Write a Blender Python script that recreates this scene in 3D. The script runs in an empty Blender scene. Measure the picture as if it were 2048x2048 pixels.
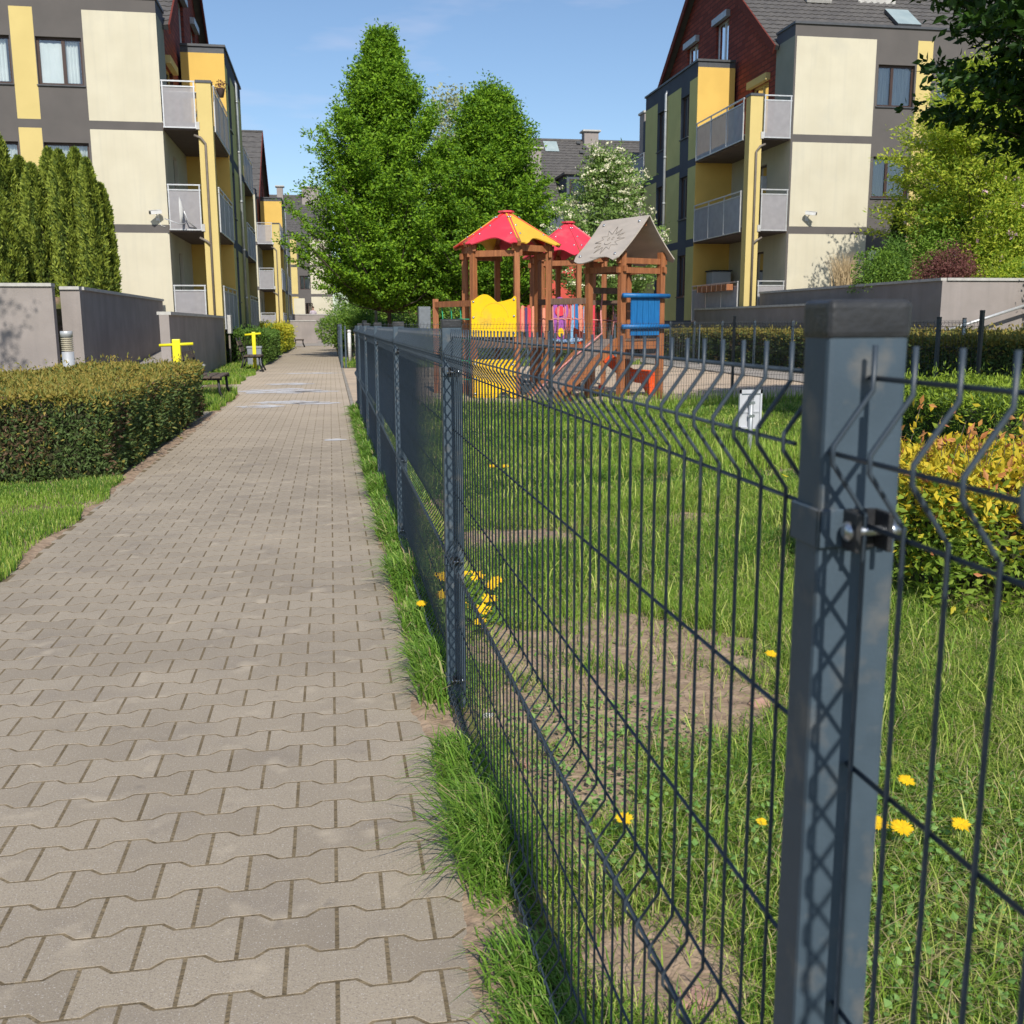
import bpy, bmesh, math, random
import numpy as np
from mathutils import Matrix, Vector

random.seed(7)
rng = np.random.default_rng(11)
rad = math.radians
scene = bpy.context.scene

# ------------------------------------------------------------------ camera
PITCH, YAW, ROLL, EYE = rad(10.4), rad(9.87), 0.0040, 1.25
fwd = Vector((math.sin(YAW) * math.cos(PITCH), math.cos(YAW) * math.cos(PITCH), -math.sin(PITCH)))
rgt = Vector((math.cos(YAW), -math.sin(YAW), 0))
upv = rgt.cross(fwd)
cx = rgt * math.cos(ROLL) - upv * math.sin(ROLL)
cy = rgt * math.sin(ROLL) + upv * math.cos(ROLL)
cam = bpy.data.cameras.new('camera')
cam_o = bpy.data.objects.new('camera', cam)
scene.collection.objects.link(cam_o)
M = Matrix((cx, cy, -fwd)).transposed().to_4x4()
M.translation = Vector((0, 0, EYE))
cam_o.matrix_world = M
cam.sensor_width = 36
cam.lens = 36
cam.clip_start = 0.05
cam.clip_end = 2000
cam.dof.use_dof = True
cam.dof.focus_distance = 4.5
cam.dof.aperture_fstop = 14
scene.camera = cam_o

# ------------------------------------------------------------------ sky, sun, exposure
SUN_EL, SUN_AZ = rad(39), rad(180.0)          # the sun stands behind the camera, shining along +Y
world = bpy.data.worlds.new('World')
scene.world = world
world.use_nodes = True
wn, wl = world.node_tree.nodes, world.node_tree.links
wn.clear()
w_out = wn.new('ShaderNodeOutputWorld')
w_bg = wn.new('ShaderNodeBackground')
w_sky = wn.new('ShaderNodeTexSky')
w_sky.sky_type = 'NISHITA'
w_sky.sun_disc = False
w_sky.sun_elevation = SUN_EL
w_sky.sun_rotation = SUN_AZ
w_sky.air_density = 1.0
w_sky.dust_density = 0.5
w_sky.ozone_density = 3.6
w_bg.inputs['Strength'].default_value = 0.100
w_tc = wn.new('ShaderNodeTexCoord')
w_map = wn.new('ShaderNodeMapping')
w_map.inputs['Scale'].default_value = (2.0, 2.0, 9.0)
w_no = wn.new('ShaderNodeTexNoise')
w_no.inputs['Scale'].default_value = 1.7
w_no.inputs['Detail'].default_value = 5
w_no.inputs['Roughness'].default_value = 0.55
w_cr = wn.new('ShaderNodeValToRGB')
w_cr.color_ramp.elements[0].position = 0.565
w_cr.color_ramp.elements[0].color = (0, 0, 0, 1)
w_cr.color_ramp.elements[1].position = 0.80
w_cr.color_ramp.elements[1].color = (0.5, 0.5, 0.5, 1)
w_mx = wn.new('ShaderNodeMixRGB')
w_mx.inputs['Color2'].default_value = (6.0, 5.9, 7.0, 1)
wl.new(w_tc.outputs['Generated'], w_map.inputs['Vector'])
wl.new(w_map.outputs['Vector'], w_no.inputs['Vector'])
wl.new(w_no.outputs['Fac'], w_cr.inputs['Fac'])
wl.new(w_cr.outputs['Color'], w_mx.inputs['Fac'])
wl.new(w_sky.outputs['Color'], w_mx.inputs['Color1'])
wl.new(w_mx.outputs['Color'], w_bg.inputs['Color'])
wl.new(w_bg.outputs['Background'], w_out.inputs['Surface'])

sun = bpy.data.lights.new('sun', 'SUN')
sun.energy = 3.7
sun.angle = rad(0.5)
sun.color = (1.0, 0.94, 0.84)
sun_o = bpy.data.objects.new('sun', sun)
scene.collection.objects.link(sun_o)
SAZ = rad(0.6)
sd = Vector((math.sin(SAZ) * math.cos(SUN_EL), math.cos(SAZ) * math.cos(SUN_EL), -math.sin(SUN_EL)))
sun_o.rotation_euler = sd.to_track_quat('-Z', 'Y').to_euler()
sun_o.location = (0, -20, 30)

vs = scene.view_settings
vs.view_transform = 'Standard'
vs.look = 'None'
vs.gamma = 1
vs.exposure = 0.42
scene.render.resolution_x = scene.render.resolution_y = 1024

# ------------------------------------------------------------------ materials
def s2l(c):
    return tuple(((v / 255) / 12.92 if v / 255 <= 0.04045 else ((v / 255 + 0.055) / 1.055) ** 2.4) for v in c)

MATS = {}
def mat(name, c, c2=None, rough=0.8, scale=8.0, bump=0.0, bscale=60.0, metal=0.0, spec=0.4, island=False,
        transl=0.0, alpha=1.0, detail=4.0, coat=0.0, stretch=None, lo=0.35, hi=0.65, c3=None, c3scale=1.0, c3lo=.55, c3hi=.7, streak=None):
    """procedural surface: two colours mixed by noise (or per leaf), an optional third in large patches, and bump"""
    if name in MATS:
        return MATS[name]
    m = bpy.data.materials.new(name)
    MATS[name] = m
    m.use_nodes = True
    n, l = m.node_tree.nodes, m.node_tree.links
    b = n['Principled BSDF']
    b.inputs['Roughness'].default_value = rough
    b.inputs['Metallic'].default_value = metal
    b.inputs['Specular IOR Level'].default_value = spec
    b.inputs['Coat Weight'].default_value = coat
    c2 = c2 or tuple(v * 0.82 for v in c)
    tc = n.new('ShaderNodeTexCoord')
    src = tc.outputs['Object']
    if stretch:
        mp = n.new('ShaderNodeMapping')
        mp.inputs['Scale'].default_value = stretch
        l.new(src, mp.inputs['Vector'])
        vec = mp.outputs['Vector']
    else:
        vec = src
    mx = n.new('ShaderNodeMixRGB')
    mx.inputs['Color1'].default_value = (*c, 1)
    mx.inputs['Color2'].default_value = (*c2, 1)
    if island:
        ge = n.new('ShaderNodeNewGeometry')
        l.new(ge.outputs['Random Per Island'], mx.inputs['Fac'])
    else:
        no = n.new('ShaderNodeTexNoise')
        no.inputs['Scale'].default_value = scale
        no.inputs['Detail'].default_value = detail
        l.new(vec, no.inputs['Vector'])
        mr = n.new('ShaderNodeMapRange')
        mr.inputs['From Min'].default_value = lo
        mr.inputs['From Max'].default_value = hi
        l.new(no.outputs['Fac'], mr.inputs['Value'])
        l.new(mr.outputs['Result'], mx.inputs['Fac'])
    col = mx.outputs['Color']
    if c3:
        n3 = n.new('ShaderNodeTexNoise')
        n3.inputs['Scale'].default_value = c3scale
        n3.inputs['Detail'].default_value = 5
        l.new(src, n3.inputs['Vector'])
        r3 = n.new('ShaderNodeMapRange')
        r3.inputs['From Min'].default_value = c3lo
        r3.inputs['From Max'].default_value = c3hi
        l.new(n3.outputs['Fac'], r3.inputs['Value'])
        m3 = n.new('ShaderNodeMixRGB')
        l.new(r3.outputs['Result'], m3.inputs['Fac'])
        l.new(col, m3.inputs['Color1'])
        m3.inputs['Color2'].default_value = (*c3, 1)
        col = m3.outputs['Color']
    if streak:
        ms_ = n.new('ShaderNodeMapping'); ms_.inputs['Scale'].default_value = (5, 5, 0.22)
        ns = n.new('ShaderNodeTexNoise'); ns.inputs['Scale'].default_value = 1.6; ns.inputs['Detail'].default_value = 6
        l.new(src, ms_.inputs['Vector']); l.new(ms_.outputs['Vector'], ns.inputs['Vector'])
        rs = n.new('ShaderNodeMapRange'); rs.inputs['From Min'].default_value = .5; rs.inputs['From Max'].default_value = .78; rs.inputs['To Max'].default_value = .32
        l.new(ns.outputs['Fac'], rs.inputs['Value'])
        m4 = n.new('ShaderNodeMixRGB'); l.new(rs.outputs['Result'], m4.inputs['Fac']); l.new(col, m4.inputs['Color1']); m4.inputs['Color2'].default_value = (*streak, 1)
        col = m4.outputs['Color']
    l.new(col, b.inputs['Base Color'])
    if bump:
        nb = n.new('ShaderNodeTexNoise')
        nb.inputs['Scale'].default_value = bscale
        nb.inputs['Detail'].default_value = 5
        l.new(vec, nb.inputs['Vector'])
        bp = n.new('ShaderNodeBump')
        bp.inputs['Strength'].default_value = bump
        bp.inputs['Distance'].default_value = 0.01
        l.new(nb.outputs['Fac'], bp.inputs['Height'])
        l.new(bp.outputs['Normal'], b.inputs['Normal'])
    out = n['Material Output']
    last = b.outputs['BSDF']
    if transl:
        tr = n.new('ShaderNodeBsdfTranslucent')
        l.new(col, tr.inputs['Color'])
        ms = n.new('ShaderNodeMixShader')
        ms.inputs['Fac'].default_value = transl
        l.new(last, ms.inputs[1])
        l.new(tr.outputs['BSDF'], ms.inputs[2])
        last = ms.outputs['Shader']
    if alpha < 1:
        tp = n.new('ShaderNodeBsdfTransparent')
        ms = n.new('ShaderNodeMixShader')
        ms.inputs['Fac'].default_value = 1 - alpha
        l.new(last, ms.inputs[1])
        l.new(tp.outputs['BSDF'], ms.inputs[2])
        last = ms.outputs['Shader']
    l.new(last, out.inputs['Surface'])
    return m

def glass_mat():
    m = bpy.data.materials.new('window glass')
    m.use_nodes = True
    n, l = m.node_tree.nodes, m.node_tree.links
    n.remove(n['Principled BSDF'])
    tp = n.new('ShaderNodeBsdfTransparent')
    tp.inputs['Color'].default_value = (0.82, 0.86, 0.86, 1)
    gl = n.new('ShaderNodeBsdfGlossy')
    gl.inputs['Roughness'].default_value = 0.03
    fr = n.new('ShaderNodeFresnel')
    fr.inputs['IOR'].default_value = 1.9
    ad = n.new('ShaderNodeMath'); ad.operation = 'ADD'; ad.inputs[1].default_value = 0.10
    no = n.new('ShaderNodeTexNoise'); no.inputs['Scale'].default_value = 1.3
    bp = n.new('ShaderNodeBump'); bp.inputs['Strength'].default_value = 0.06; bp.inputs['Distance'].default_value = 0.05
    l.new(no.outputs['Fac'], bp.inputs['Height'])
    l.new(bp.outputs['Normal'], gl.inputs['Normal'])
    ms = n.new('ShaderNodeMixShader')
    l.new(fr.outputs['Fac'], ad.inputs[0])
    l.new(ad.outputs['Value'], ms.inputs['Fac'])
    l.new(tp.outputs['BSDF'], ms.inputs[1])
    l.new(gl.outputs['BSDF'], ms.inputs[2])
    l.new(ms.outputs['Shader'], n['Material Output'].inputs['Surface'])
    return m

CREAM = mat('cream render', (0.585, 0.545, 0.425), (0.54, 0.50, 0.385), scale=1.2, bump=0.25, bscale=90, rough=0.95, spec=0.1,
            c3=(0.50, 0.475, 0.385), c3scale=0.9, c3lo=0.56, c3hi=0.8, streak=(0.44, 0.42, 0.35))
YELLOW = mat('yellow render', (0.68, 0.455, 0.125), (0.63, 0.42, 0.115), scale=1.5, bump=0.25, bscale=90, rough=0.95, spec=0.1)
PALEY = mat('pale yellow render', (0.60, 0.48, 0.20), (0.565, 0.45, 0.185), scale=1.5, bump=0.25, bscale=90, rough=0.95, spec=0.1)
PALEY_SHADE = mat('shaded pale yellow render', (0.60, 0.57, 0.25), (0.56, 0.53, 0.23), scale=1.5, bump=0.25, bscale=90, rough=0.95, spec=0.1)  # pale yellow paint again, shade of the side walls put into its colour
DGREY = mat('dark grey render', (0.125, 0.115, 0.11), (0.112, 0.104, 0.10), scale=1.5, bump=0.25, bscale=90, rough=0.95, spec=0.1)
BGREY = mat('blue grey render', (0.10, 0.115, 0.14), (0.09, 0.10, 0.125), scale=1.5, bump=0.2, bscale=90, rough=0.95, spec=0.1)
PLINTH = mat('plinth render', (0.20, 0.19, 0.20), (0.17, 0.165, 0.175), scale=2.5, bump=0.3, bscale=70, rough=0.95, spec=0.1)
WALLG = mat('grey wall render', (0.32, 0.285, 0.27), (0.28, 0.25, 0.235), scale=2.2, bump=0.4, bscale=55, rough=0.95, spec=0.1,
            c3=(0.25, 0.225, 0.215), c3scale=0.8, c3lo=0.5, c3hi=0.8, streak=(0.21, 0.195, 0.19))
COPING = mat('concrete coping', (0.50, 0.49, 0.46), (0.40, 0.39, 0.37), scale=7, bump=0.2, rough=0.9, spec=0.2)
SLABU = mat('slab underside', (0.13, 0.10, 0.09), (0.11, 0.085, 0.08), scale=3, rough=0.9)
FLASH = mat('metal flashing', (0.075, 0.08, 0.09), (0.06, 0.065, 0.07), rough=0.5, metal=0.2)
TILE = mat('roof tile', (0.115, 0.108, 0.102), (0.085, 0.08, 0.078), scale=3.5, bump=0.15, bscale=40, rough=0.75, spec=0.3)
BRICKR = mat('dark red cladding', (0.16, 0.036, 0.026), (0.11, 0.026, 0.02), scale=6, bump=0.5, bscale=20, rough=0.85, spec=0.2, stretch=(1, 1, 6))
FRAME = mat('brown window frame', (0.055, 0.028, 0.020), (0.04, 0.02, 0.015), rough=0.45, scale=14, stretch=(1, 1, .2))
ROOM = mat('dark room', (0.035, 0.035, 0.04), (0.02, 0.02, 0.022), rough=0.9)
def brick_mat():
    m = mat('red brick cladding', (0.2, 0.05, 0.035), rough=.85, spec=.2)
    n, l = m.node_tree.nodes, m.node_tree.links
    tc = n.new('ShaderNodeTexCoord'); sx = n.new('ShaderNodeSeparateXYZ'); cb = n.new('ShaderNodeCombineXYZ'); br = n.new('ShaderNodeTexBrick')
    l.new(tc.outputs['Object'], sx.inputs['Vector']); l.new(sx.outputs['Y'], cb.inputs['X']); l.new(sx.outputs['Z'], cb.inputs['Y']); l.new(cb.outputs['Vector'], br.inputs['Vector'])
    br.inputs['Color1'].default_value = (0.27, 0.062, 0.042, 1); br.inputs['Color2'].default_value = (0.17, 0.038, 0.028, 1); br.inputs['Mortar'].default_value = (0.10, 0.035, 0.03, 1)
    br.inputs['Scale'].default_value = 1.0; br.inputs['Brick Width'].default_value = .5; br.inputs['Row Height'].default_value = .16; br.inputs['Mortar Size'].default_value = .018
    l.new(br.outputs['Color'], n['Principled BSDF'].inputs['Base Color'])
    bp = n.new('ShaderNodeBump'); bp.inputs['Strength'].default_value = .6; bp.inputs['Distance'].default_value = .02; bp.invert = True
    l.new(br.outputs['Fac'], bp.inputs['Height']); l.new(bp.outputs['Normal'], n['Principled BSDF'].inputs['Normal'])
    return m
BRICKW = brick_mat()
CURT = mat('curtain', (0.72, 0.74, 0.72), (0.42, 0.46, 0.46), scale=9, rough=0.95, stretch=(6, 6, 0.15), lo=.4, hi=.6)
BLIND = mat('white blind', (0.86, 0.88, 0.86), (0.76, 0.79, 0.77), scale=2, rough=0.9)
GLASS = glass_mat()
ALU = mat('aluminium rail', (0.55, 0.56, 0.57), (0.46, 0.47, 0.48), rough=0.4, metal=0.35, scale=9)
PERF = mat('perforated panel', (0.35, 0.34, 0.355), (0.31, 0.30, 0.315), rough=0.7, scale=5, alpha=0.80)
PERFB = mat('perforated side panel', (0.36, 0.38, 0.43), (0.31, 0.33, 0.38), rough=0.6, scale=4, alpha=0.92)
PIPE = mat('zinc pipe', (0.42, 0.44, 0.46), (0.33, 0.35, 0.37), rough=0.45, metal=0.4, scale=6)
BPIPE = mat('brown downpipe', (0.20, 0.17, 0.14), rough=0.6)
WHITE = mat('white plastic', (0.75, 0.75, 0.73), (0.65, 0.65, 0.63), rough=0.4)
BLACKP = mat('black plastic', (0.02, 0.02, 0.02), rough=0.5)
FENCE = mat('anthracite coating', (0.062, 0.090, 0.118), (0.054, 0.079, 0.104), rough=0.52, scale=30, bump=0.05, bscale=300, spec=0.28,
            c3=(0.17, 0.16, 0.145), c3scale=24, c3lo=0.54, c3hi=0.82)
WIRE = mat('shaded anthracite wire coating', (0.040, 0.056, 0.076), (0.032, 0.046, 0.063), rough=0.42, scale=30, spec=0.45)  # post coating darkened: the wires' shadow on each other is in its colour
GGREY = mat('green grey render', (0.27, 0.29, 0.25), (0.25, 0.27, 0.23), scale=2, bump=.2, bscale=90, rough=.95, spec=.1)
FDARK = mat('anthracite dark coating', (0.05, 0.06, 0.072), (0.042, 0.05, 0.06), rough=0.45, scale=30)
CAPM = mat('black post cap', (0.022, 0.023, 0.026), (0.034, 0.035, 0.038), rough=0.42, scale=25, bump=0.15, bscale=90, c3=(0.08, 0.075, 0.07), c3scale=30, c3lo=0.60, c3hi=0.85)
STEEL = mat('galvanised bolt', (0.55, 0.58, 0.62), (0.4, 0.43, 0.47), rough=0.3, metal=0.9, scale=40)
WOOD = mat('brown stained wood', (0.36, 0.14, 0.055), (0.24, 0.088, 0.035), rough=0.6, scale=5, stretch=(5, 5, 0.5), bump=0.2, bscale=30)
WOODG = mat('weathered wood', (0.19, 0.115, 0.08), (0.12, 0.075, 0.055), rough=0.8, scale=5, stretch=(1, 8, 1), bump=0.2, bscale=30)
HBLUE = mat('blue painted boards', (0.015, 0.16, 0.42), (0.012, 0.12, 0.33), rough=0.45, scale=9, stretch=(4, 4, .5))
HYEL = mat('yellow plastic board', (0.90, 0.56, 0.008), (0.84, 0.51, 0.008), rough=0.35, scale=2, c3=(0.62, 0.42, 0.06), c3scale=3.5, c3lo=0.55, c3hi=0.75, bump=0.1, bscale=40)
HRED = mat('pink red board', (0.72, 0.05, 0.085), (0.66, 0.045, 0.075), rough=0.4, scale=3, c3=(0.55, 0.10, 0.12), c3scale=3.5, c3lo=0.55, c3hi=0.75, bump=0.1, bscale=40)
HRED2 = mat('red board', (0.70, 0.035, 0.02), rough=0.4, scale=3)
HYEL2 = mat('matt yellow board', (0.78, 0.47, 0.045), (0.70, 0.42, 0.04), rough=0.45, scale=3)
HBEI = mat('beige board', (0.50, 0.44, 0.38), (0.43, 0.38, 0.33), rough=0.55, scale=3, stretch=(1, 1, 4))
HENG = mat('engraved line', (0.24, 0.21, 0.18), rough=0.7)
HORA = mat('orange plastic', (0.80, 0.10, 0.018), (0.74, 0.085, 0.015), rough=0.35, scale=3, c3=(0.60, 0.14, 0.06), c3scale=3.5, c3lo=0.55, c3hi=0.75, bump=0.1, bscale=40)
HPUR = mat('purple board', (0.36, 0.10, 0.42), rough=0.4)
HPUR2 = mat('dark purple board', (0.09, 0.05, 0.16), rough=0.4)
HMAU = mat('maroon board', (0.16, 0.012, 0.03), rough=0.4)
ROPEG = mat('green rope', (0.02, 0.30, 0.16), rough=0.8)
ROPEP = mat('pink rope', (0.65, 0.28, 0.26), (0.55, 0.22, 0.2), rough=0.9, scale=40)
ROPEB = mat('blue rope', (0.04, 0.16, 0.38), (0.4, 0.45, 0.5), rough=0.9, scale=18)
LBLUE = mat('light blue board', (0.22, 0.45, 0.70), rough=0.4)
SALMON = mat('salmon board', (0.75, 0.28, 0.18), rough=0.5)
GYEL = mat('yellow gym paint', (0.80, 0.72, 0.02), (0.75, 0.66, 0.02), rough=0.4)
BENCHW = mat('bench slat', (0.085, 0.06, 0.045), (0.13, 0.10, 0.08), rough=0.85, scale=6, stretch=(1, 6, 6), bump=0.3, bscale=30)
IRON = mat('black cast iron', (0.02, 0.02, 0.022), rough=0.5)
BARK = mat('bark', (0.11, 0.085, 0.065), (0.07, 0.055, 0.042), rough=0.95, scale=12, bump=0.6, bscale=25, stretch=(1, 1, .3))
SKIN = mat('skin', (0.45, 0.26, 0.19), rough=0.6)
REDW = mat('red render', (0.62, 0.10, 0.075), (0.55, 0.085, 0.065), rough=0.9, scale=1, bump=0.2)

def leafm(name, a, b, tr=0.35, rough=0.55, spec=0.25):
    k = 1.0 if 'foreground' in name else 1.4
    a, b = [tuple(min(v * k, .8) for v in q) for q in (a, b)]
    return mat(name, a, b, island=True, transl=tr, rough=rough, spec=spec)
L_HORN = [leafm('hornbeam leaf', (0.12, 0.235, 0.014), (0.21, 0.345, 0.022), 0.42), leafm('hornbeam leaf dark', (0.05, 0.12, 0.010), (0.09, 0.18, 0.014), 0.3)]
L_FORE = [leafm('foreground leaf', (0.02, 0.055, 0.009), (0.05, 0.11, 0.015), 0.22, 0.5)]
L_FRINGE = [leafm('verge blade', (0.075, 0.165, 0.02), (0.15, 0.26, 0.035), 0.35, 0.45, 0.3), leafm('verge blade pale', (0.22, 0.31, 0.06), (0.30, 0.36, 0.11), 0.35), leafm('verge straw', (0.26, 0.21, 0.11), (0.34, 0.28, 0.15), 0.3)]
L_ROWAN = [leafm('rowan leaf', (0.11, 0.185, 0.045), (0.17, 0.25, 0.06), 0.3)]
L_YEWT = [leafm('yew tip', (0.25, 0.18, 0.038), (0.12, 0.14, 0.03), 0.2), leafm('yew leaf', (0.045, 0.075, 0.024), (0.085, 0.125, 0.035), 0.2), leafm('brown yew twig', (0.10, 0.06, 0.032), (0.07, 0.045, 0.025), 0.1)]
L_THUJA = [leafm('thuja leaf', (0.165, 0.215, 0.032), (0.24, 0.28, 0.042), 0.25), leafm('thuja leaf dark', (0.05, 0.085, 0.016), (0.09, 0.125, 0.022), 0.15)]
L_GREEN = [leafm('bright shrub leaf', (0.12, 0.215, 0.025), (0.18, 0.28, 0.04), 0.35), leafm('shrub leaf', (0.06, 0.125, 0.02), (0.10, 0.18, 0.03), 0.3)]
L_YGREEN = [leafm('yellow green leaf', (0.30, 0.37, 0.03), (0.42, 0.45, 0.055), 0.45), leafm('lime leaf', (0.14, 0.23, 0.024), (0.24, 0.32, 0.03), 0.4)]
L_YELLOW = [leafm('golden leaf', (0.42, 0.36, 0.025), (0.32, 0.34, 0.03), 0.35), leafm('gold green leaf', (0.20, 0.26, 0.025), (0.28, 0.31, 0.03), 0.35)]
L_BURG = [leafm('burgundy leaf', (0.10, 0.035, 0.035), (0.16, 0.07, 0.055), 0.2)]
L_LOW = [leafm('low conifer leaf', (0.15, 0.225, 0.02), (0.21, 0.28, 0.028), 0.3), leafm('low conifer dark', (0.045, 0.085, 0.014), (0.07, 0.115, 0.018), 0.2)]
L_SPIR = [leafm('spirea gold', (0.52, 0.38, 0.028), (0.36, 0.33, 0.03), 0.35), leafm('spirea green', (0.11, 0.185, 0.024), (0.19, 0.25, 0.03), 0.35),
          leafm('spirea tip', (0.34, 0.12, 0.055), (0.42, 0.21, 0.06), 0.3)]
GRASSM = [leafm('grass blade', (0.135, 0.235, 0.026), (0.235, 0.335, 0.05), 0.4, 0.5, 0.28), leafm('grass pale', (0.30, 0.37, 0.07), (0.42, 0.44, 0.13), 0.4, 0.5, 0.3),
          leafm('grass dry', (0.28, 0.23, 0.12), (0.36, 0.30, 0.16), 0.3), leafm('grass deep', (0.05, 0.12, 0.016), (0.09, 0.18, 0.024), 0.35, 0.5, 0.25)]
PETW = mat('white blossom', (0.88, 0.85, 0.66), (0.80, 0.76, 0.52), island=True, rough=0.8, transl=0.2)
PETP = mat('pink blossom', (0.72, 0.42, 0.55), (0.78, 0.55, 0.62), island=True, rough=0.8, transl=0.2)
PETY = mat('dandelion petal', (0.86, 0.60, 0.01), (0.80, 0.47, 0.01), island=True, rough=0.7, transl=0.15)
STRAW = mat('dry straw', (0.48, 0.37, 0.22), (0.58, 0.46, 0.28), island=True, rough=0.9, transl=0.2)
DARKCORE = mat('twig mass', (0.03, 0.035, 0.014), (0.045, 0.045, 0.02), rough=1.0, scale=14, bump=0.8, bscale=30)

# ------------------------------------------------------------------ object helpers
def wloc(o):
    v = Vector((0, 0, 0))
    while o:
        v += o.location
        o = o.parent
    return v

def tag(o, label=None, cat=None, group=None, kind=None):
    if label: o['label'] = label
    if cat: o['category'] = cat
    if group: o['group'] = group
    if kind: o['kind'] = kind
    return o

def empty(name, loc, label=None, cat=None, group=None):
    o = bpy.data.objects.new(name, None)
    o.empty_display_size = 0.2
    o.location = loc
    scene.collection.objects.link(o)
    return tag(o, label, cat, group)

def link_mesh(name, me, parent=None):
    o = bpy.data.objects.new(name, me)
    scene.collection.objects.link(o)
    if parent: o.parent = parent
    return o

def copy_tree(o, parent=None):
    c = o.copy()
    scene.collection.objects.link(c)
    c.parent = parent
    for ch in list(o.children):
        copy_tree(ch, c)
    return c

class MB:
    """collects primitives in world coordinates and links them as one mesh"""
    def __init__(s, T=None):
        s.v, s.f, s.m, s.sm, s.T = [], [], [], [], T
    def _add(s, vs_, fs_, mi=0, smooth=False):
        b = len(s.v)
        if s.T: vs_ = [s.T(p) for p in vs_]
        s.v += [tuple(p) for p in vs_]
        for f in fs_:
            s.f.append(tuple(i + b for i in f)); s.m.append(mi); s.sm.append(smooth)
        return s
    def quad(s, a, b, c, d, mi=0): return s._add([a, b, c, d], [(0, 1, 2, 3)], mi)
    def poly(s, pts, mi=0): return s._add(pts, [tuple(range(len(pts)))], mi)
    def box(s, x0, x1, y0, y1, z0, z1, mi=0):
        p = [(x, y, z) for z in (z0, z1) for y in (y0, y1) for x in (x0, x1)]
        return s._add(p, [(0, 2, 3, 1), (4, 5, 7, 6), (0, 1, 5, 4), (2, 6, 7, 3), (0, 4, 6, 2), (1, 3, 7, 5)], mi)
    def bbox(s, x0, x1, y0, y1, z0, z1, b=0.004, mi=0, seg=2):
        bm = bmesh.new()
        bmesh.ops.create_cube(bm, size=1)
        for v in bm.verts:
            v.co = Vector((x0 + (x1 - x0) * (v.co.x + .5), y0 + (y1 - y0) * (v.co.y + .5), z0 + (z1 - z0) * (v.co.z + .5)))
        bmesh.ops.bevel(bm, geom=bm.edges[:], offset=b, segments=seg, affect='EDGES', profile=0.6)
        bm.verts.index_update()
        s._add([v.co.copy() for v in bm.verts], [tuple(v.index for v in f.verts) for f in bm.faces], mi, False)
        bm.free()
        return s
    def beam(s, p, q, w, h, mi=0, up=(0, 0, 1), b=0.0):
        p, q = Vector(p), Vector(q)
        d = (q - p).normalized(); u = Vector(up)
        r = d.cross(u)
        if r.length < 1e-4: r = d.cross(Vector((1, 0, 0)))
        r.normalize(); u = r.cross(d)
        pts = []
        for e in (p, q):
            for sx, sz in ((-1, -1), (1, -1), (1, 1), (-1, 1)):
                pts.append(e + r * (sx * w / 2) + u * (sz * h / 2))
        return s._add(pts, [(0, 3, 2, 1), (4, 5, 6, 7), (0, 1, 5, 4), (1, 2, 6, 5), (2, 3, 7, 6), (3, 0, 4, 7)], mi)
    def tube(s, path, r, n=6, mi=0, cap=True, taper=None):
        path = [Vector(p) for p in path]
        pts, k = [], len(path)
        prev = None
        for i, p in enumerate(path):
            d = (path[min(i + 1, k - 1)] - path[max(i - 1, 0)])
            if d.length < 1e-9: d = Vector((0, 0, 1))
            d.normalize()
            if prev is None:
                a = d.orthogonal().normalized()
            else:
                a = (prev - d * prev.dot(d))
                a = a.normalized() if a.length > 1e-6 else d.orthogonal().normalized()
            prev = a
            b = d.cross(a)
            rr = r if taper is None else r * taper[i]
            for j in range(n):
                t = 2 * math.pi * j / n
                pts.append(p + a * (math.cos(t) * rr) + b * (math.sin(t) * rr))
        fs_ = [(i * n + j, i * n + (j + 1) % n, (i + 1) * n + (j + 1) % n, (i + 1) * n + j) for i in range(k - 1) for j in range(n)]
        if cap:
            fs_ += [tuple(range(n - 1, -1, -1)), tuple((k - 1) * n + j for j in range(n))]
        return s._add(pts, fs_, mi, True)
    def lathe(s, c, prof, n=12, mi=0):
        pts = [(c[0] + r * math.cos(2 * math.pi * j / n), c[1] + r * math.sin(2 * math.pi * j / n), c[2] + z) for r, z in prof for j in range(n)]
        k = len(prof)
        fs_ = [(i * n + j, i * n + (j + 1) % n, (i + 1) * n + (j + 1) % n, (i + 1) * n + j) for i in range(k - 1) for j in range(n)]
        fs_ += [tuple(range(n - 1, -1, -1)), tuple((k - 1) * n + j for j in range(n))]
        return s._add(pts, fs_, mi, True)
    def prism(s, outline, O, U, V, W, t, mi=0):
        """2D outline in the plane O + a*U + b*V, thickened by t along W"""
        O, U, V, W = Vector(O), Vector(U), Vector(V), Vector(W)
        k = len(outline)
        pts = [O + U * a + V * b for a, b in outline] + [O + U * a + V * b + W * t for a, b in outline]
        fs_ = [tuple(range(k - 1, -1, -1)), tuple(range(k, 2 * k))] + [(i, (i + 1) % k, (i + 1) % k + k, i + k) for i in range(k)]
        return s._add(pts, fs_, mi)
    def build(s, name, mats, parent=None):
        if not isinstance(mats, (list, tuple)): mats = [mats]
        off = wloc(parent)
        me = bpy.data.meshes.new(name)
        me.from_pydata([(a - off.x, b - off.y, c - off.z) for a, b, c in s.v], [], s.f)
        for m_ in mats: me.materials.append(m_)
        me.polygons.foreach_set('material_index', s.m)
        me.polygons.foreach_set('use_smooth', s.sm)
        me.update()
        return link_mesh(name, me, parent)

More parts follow.
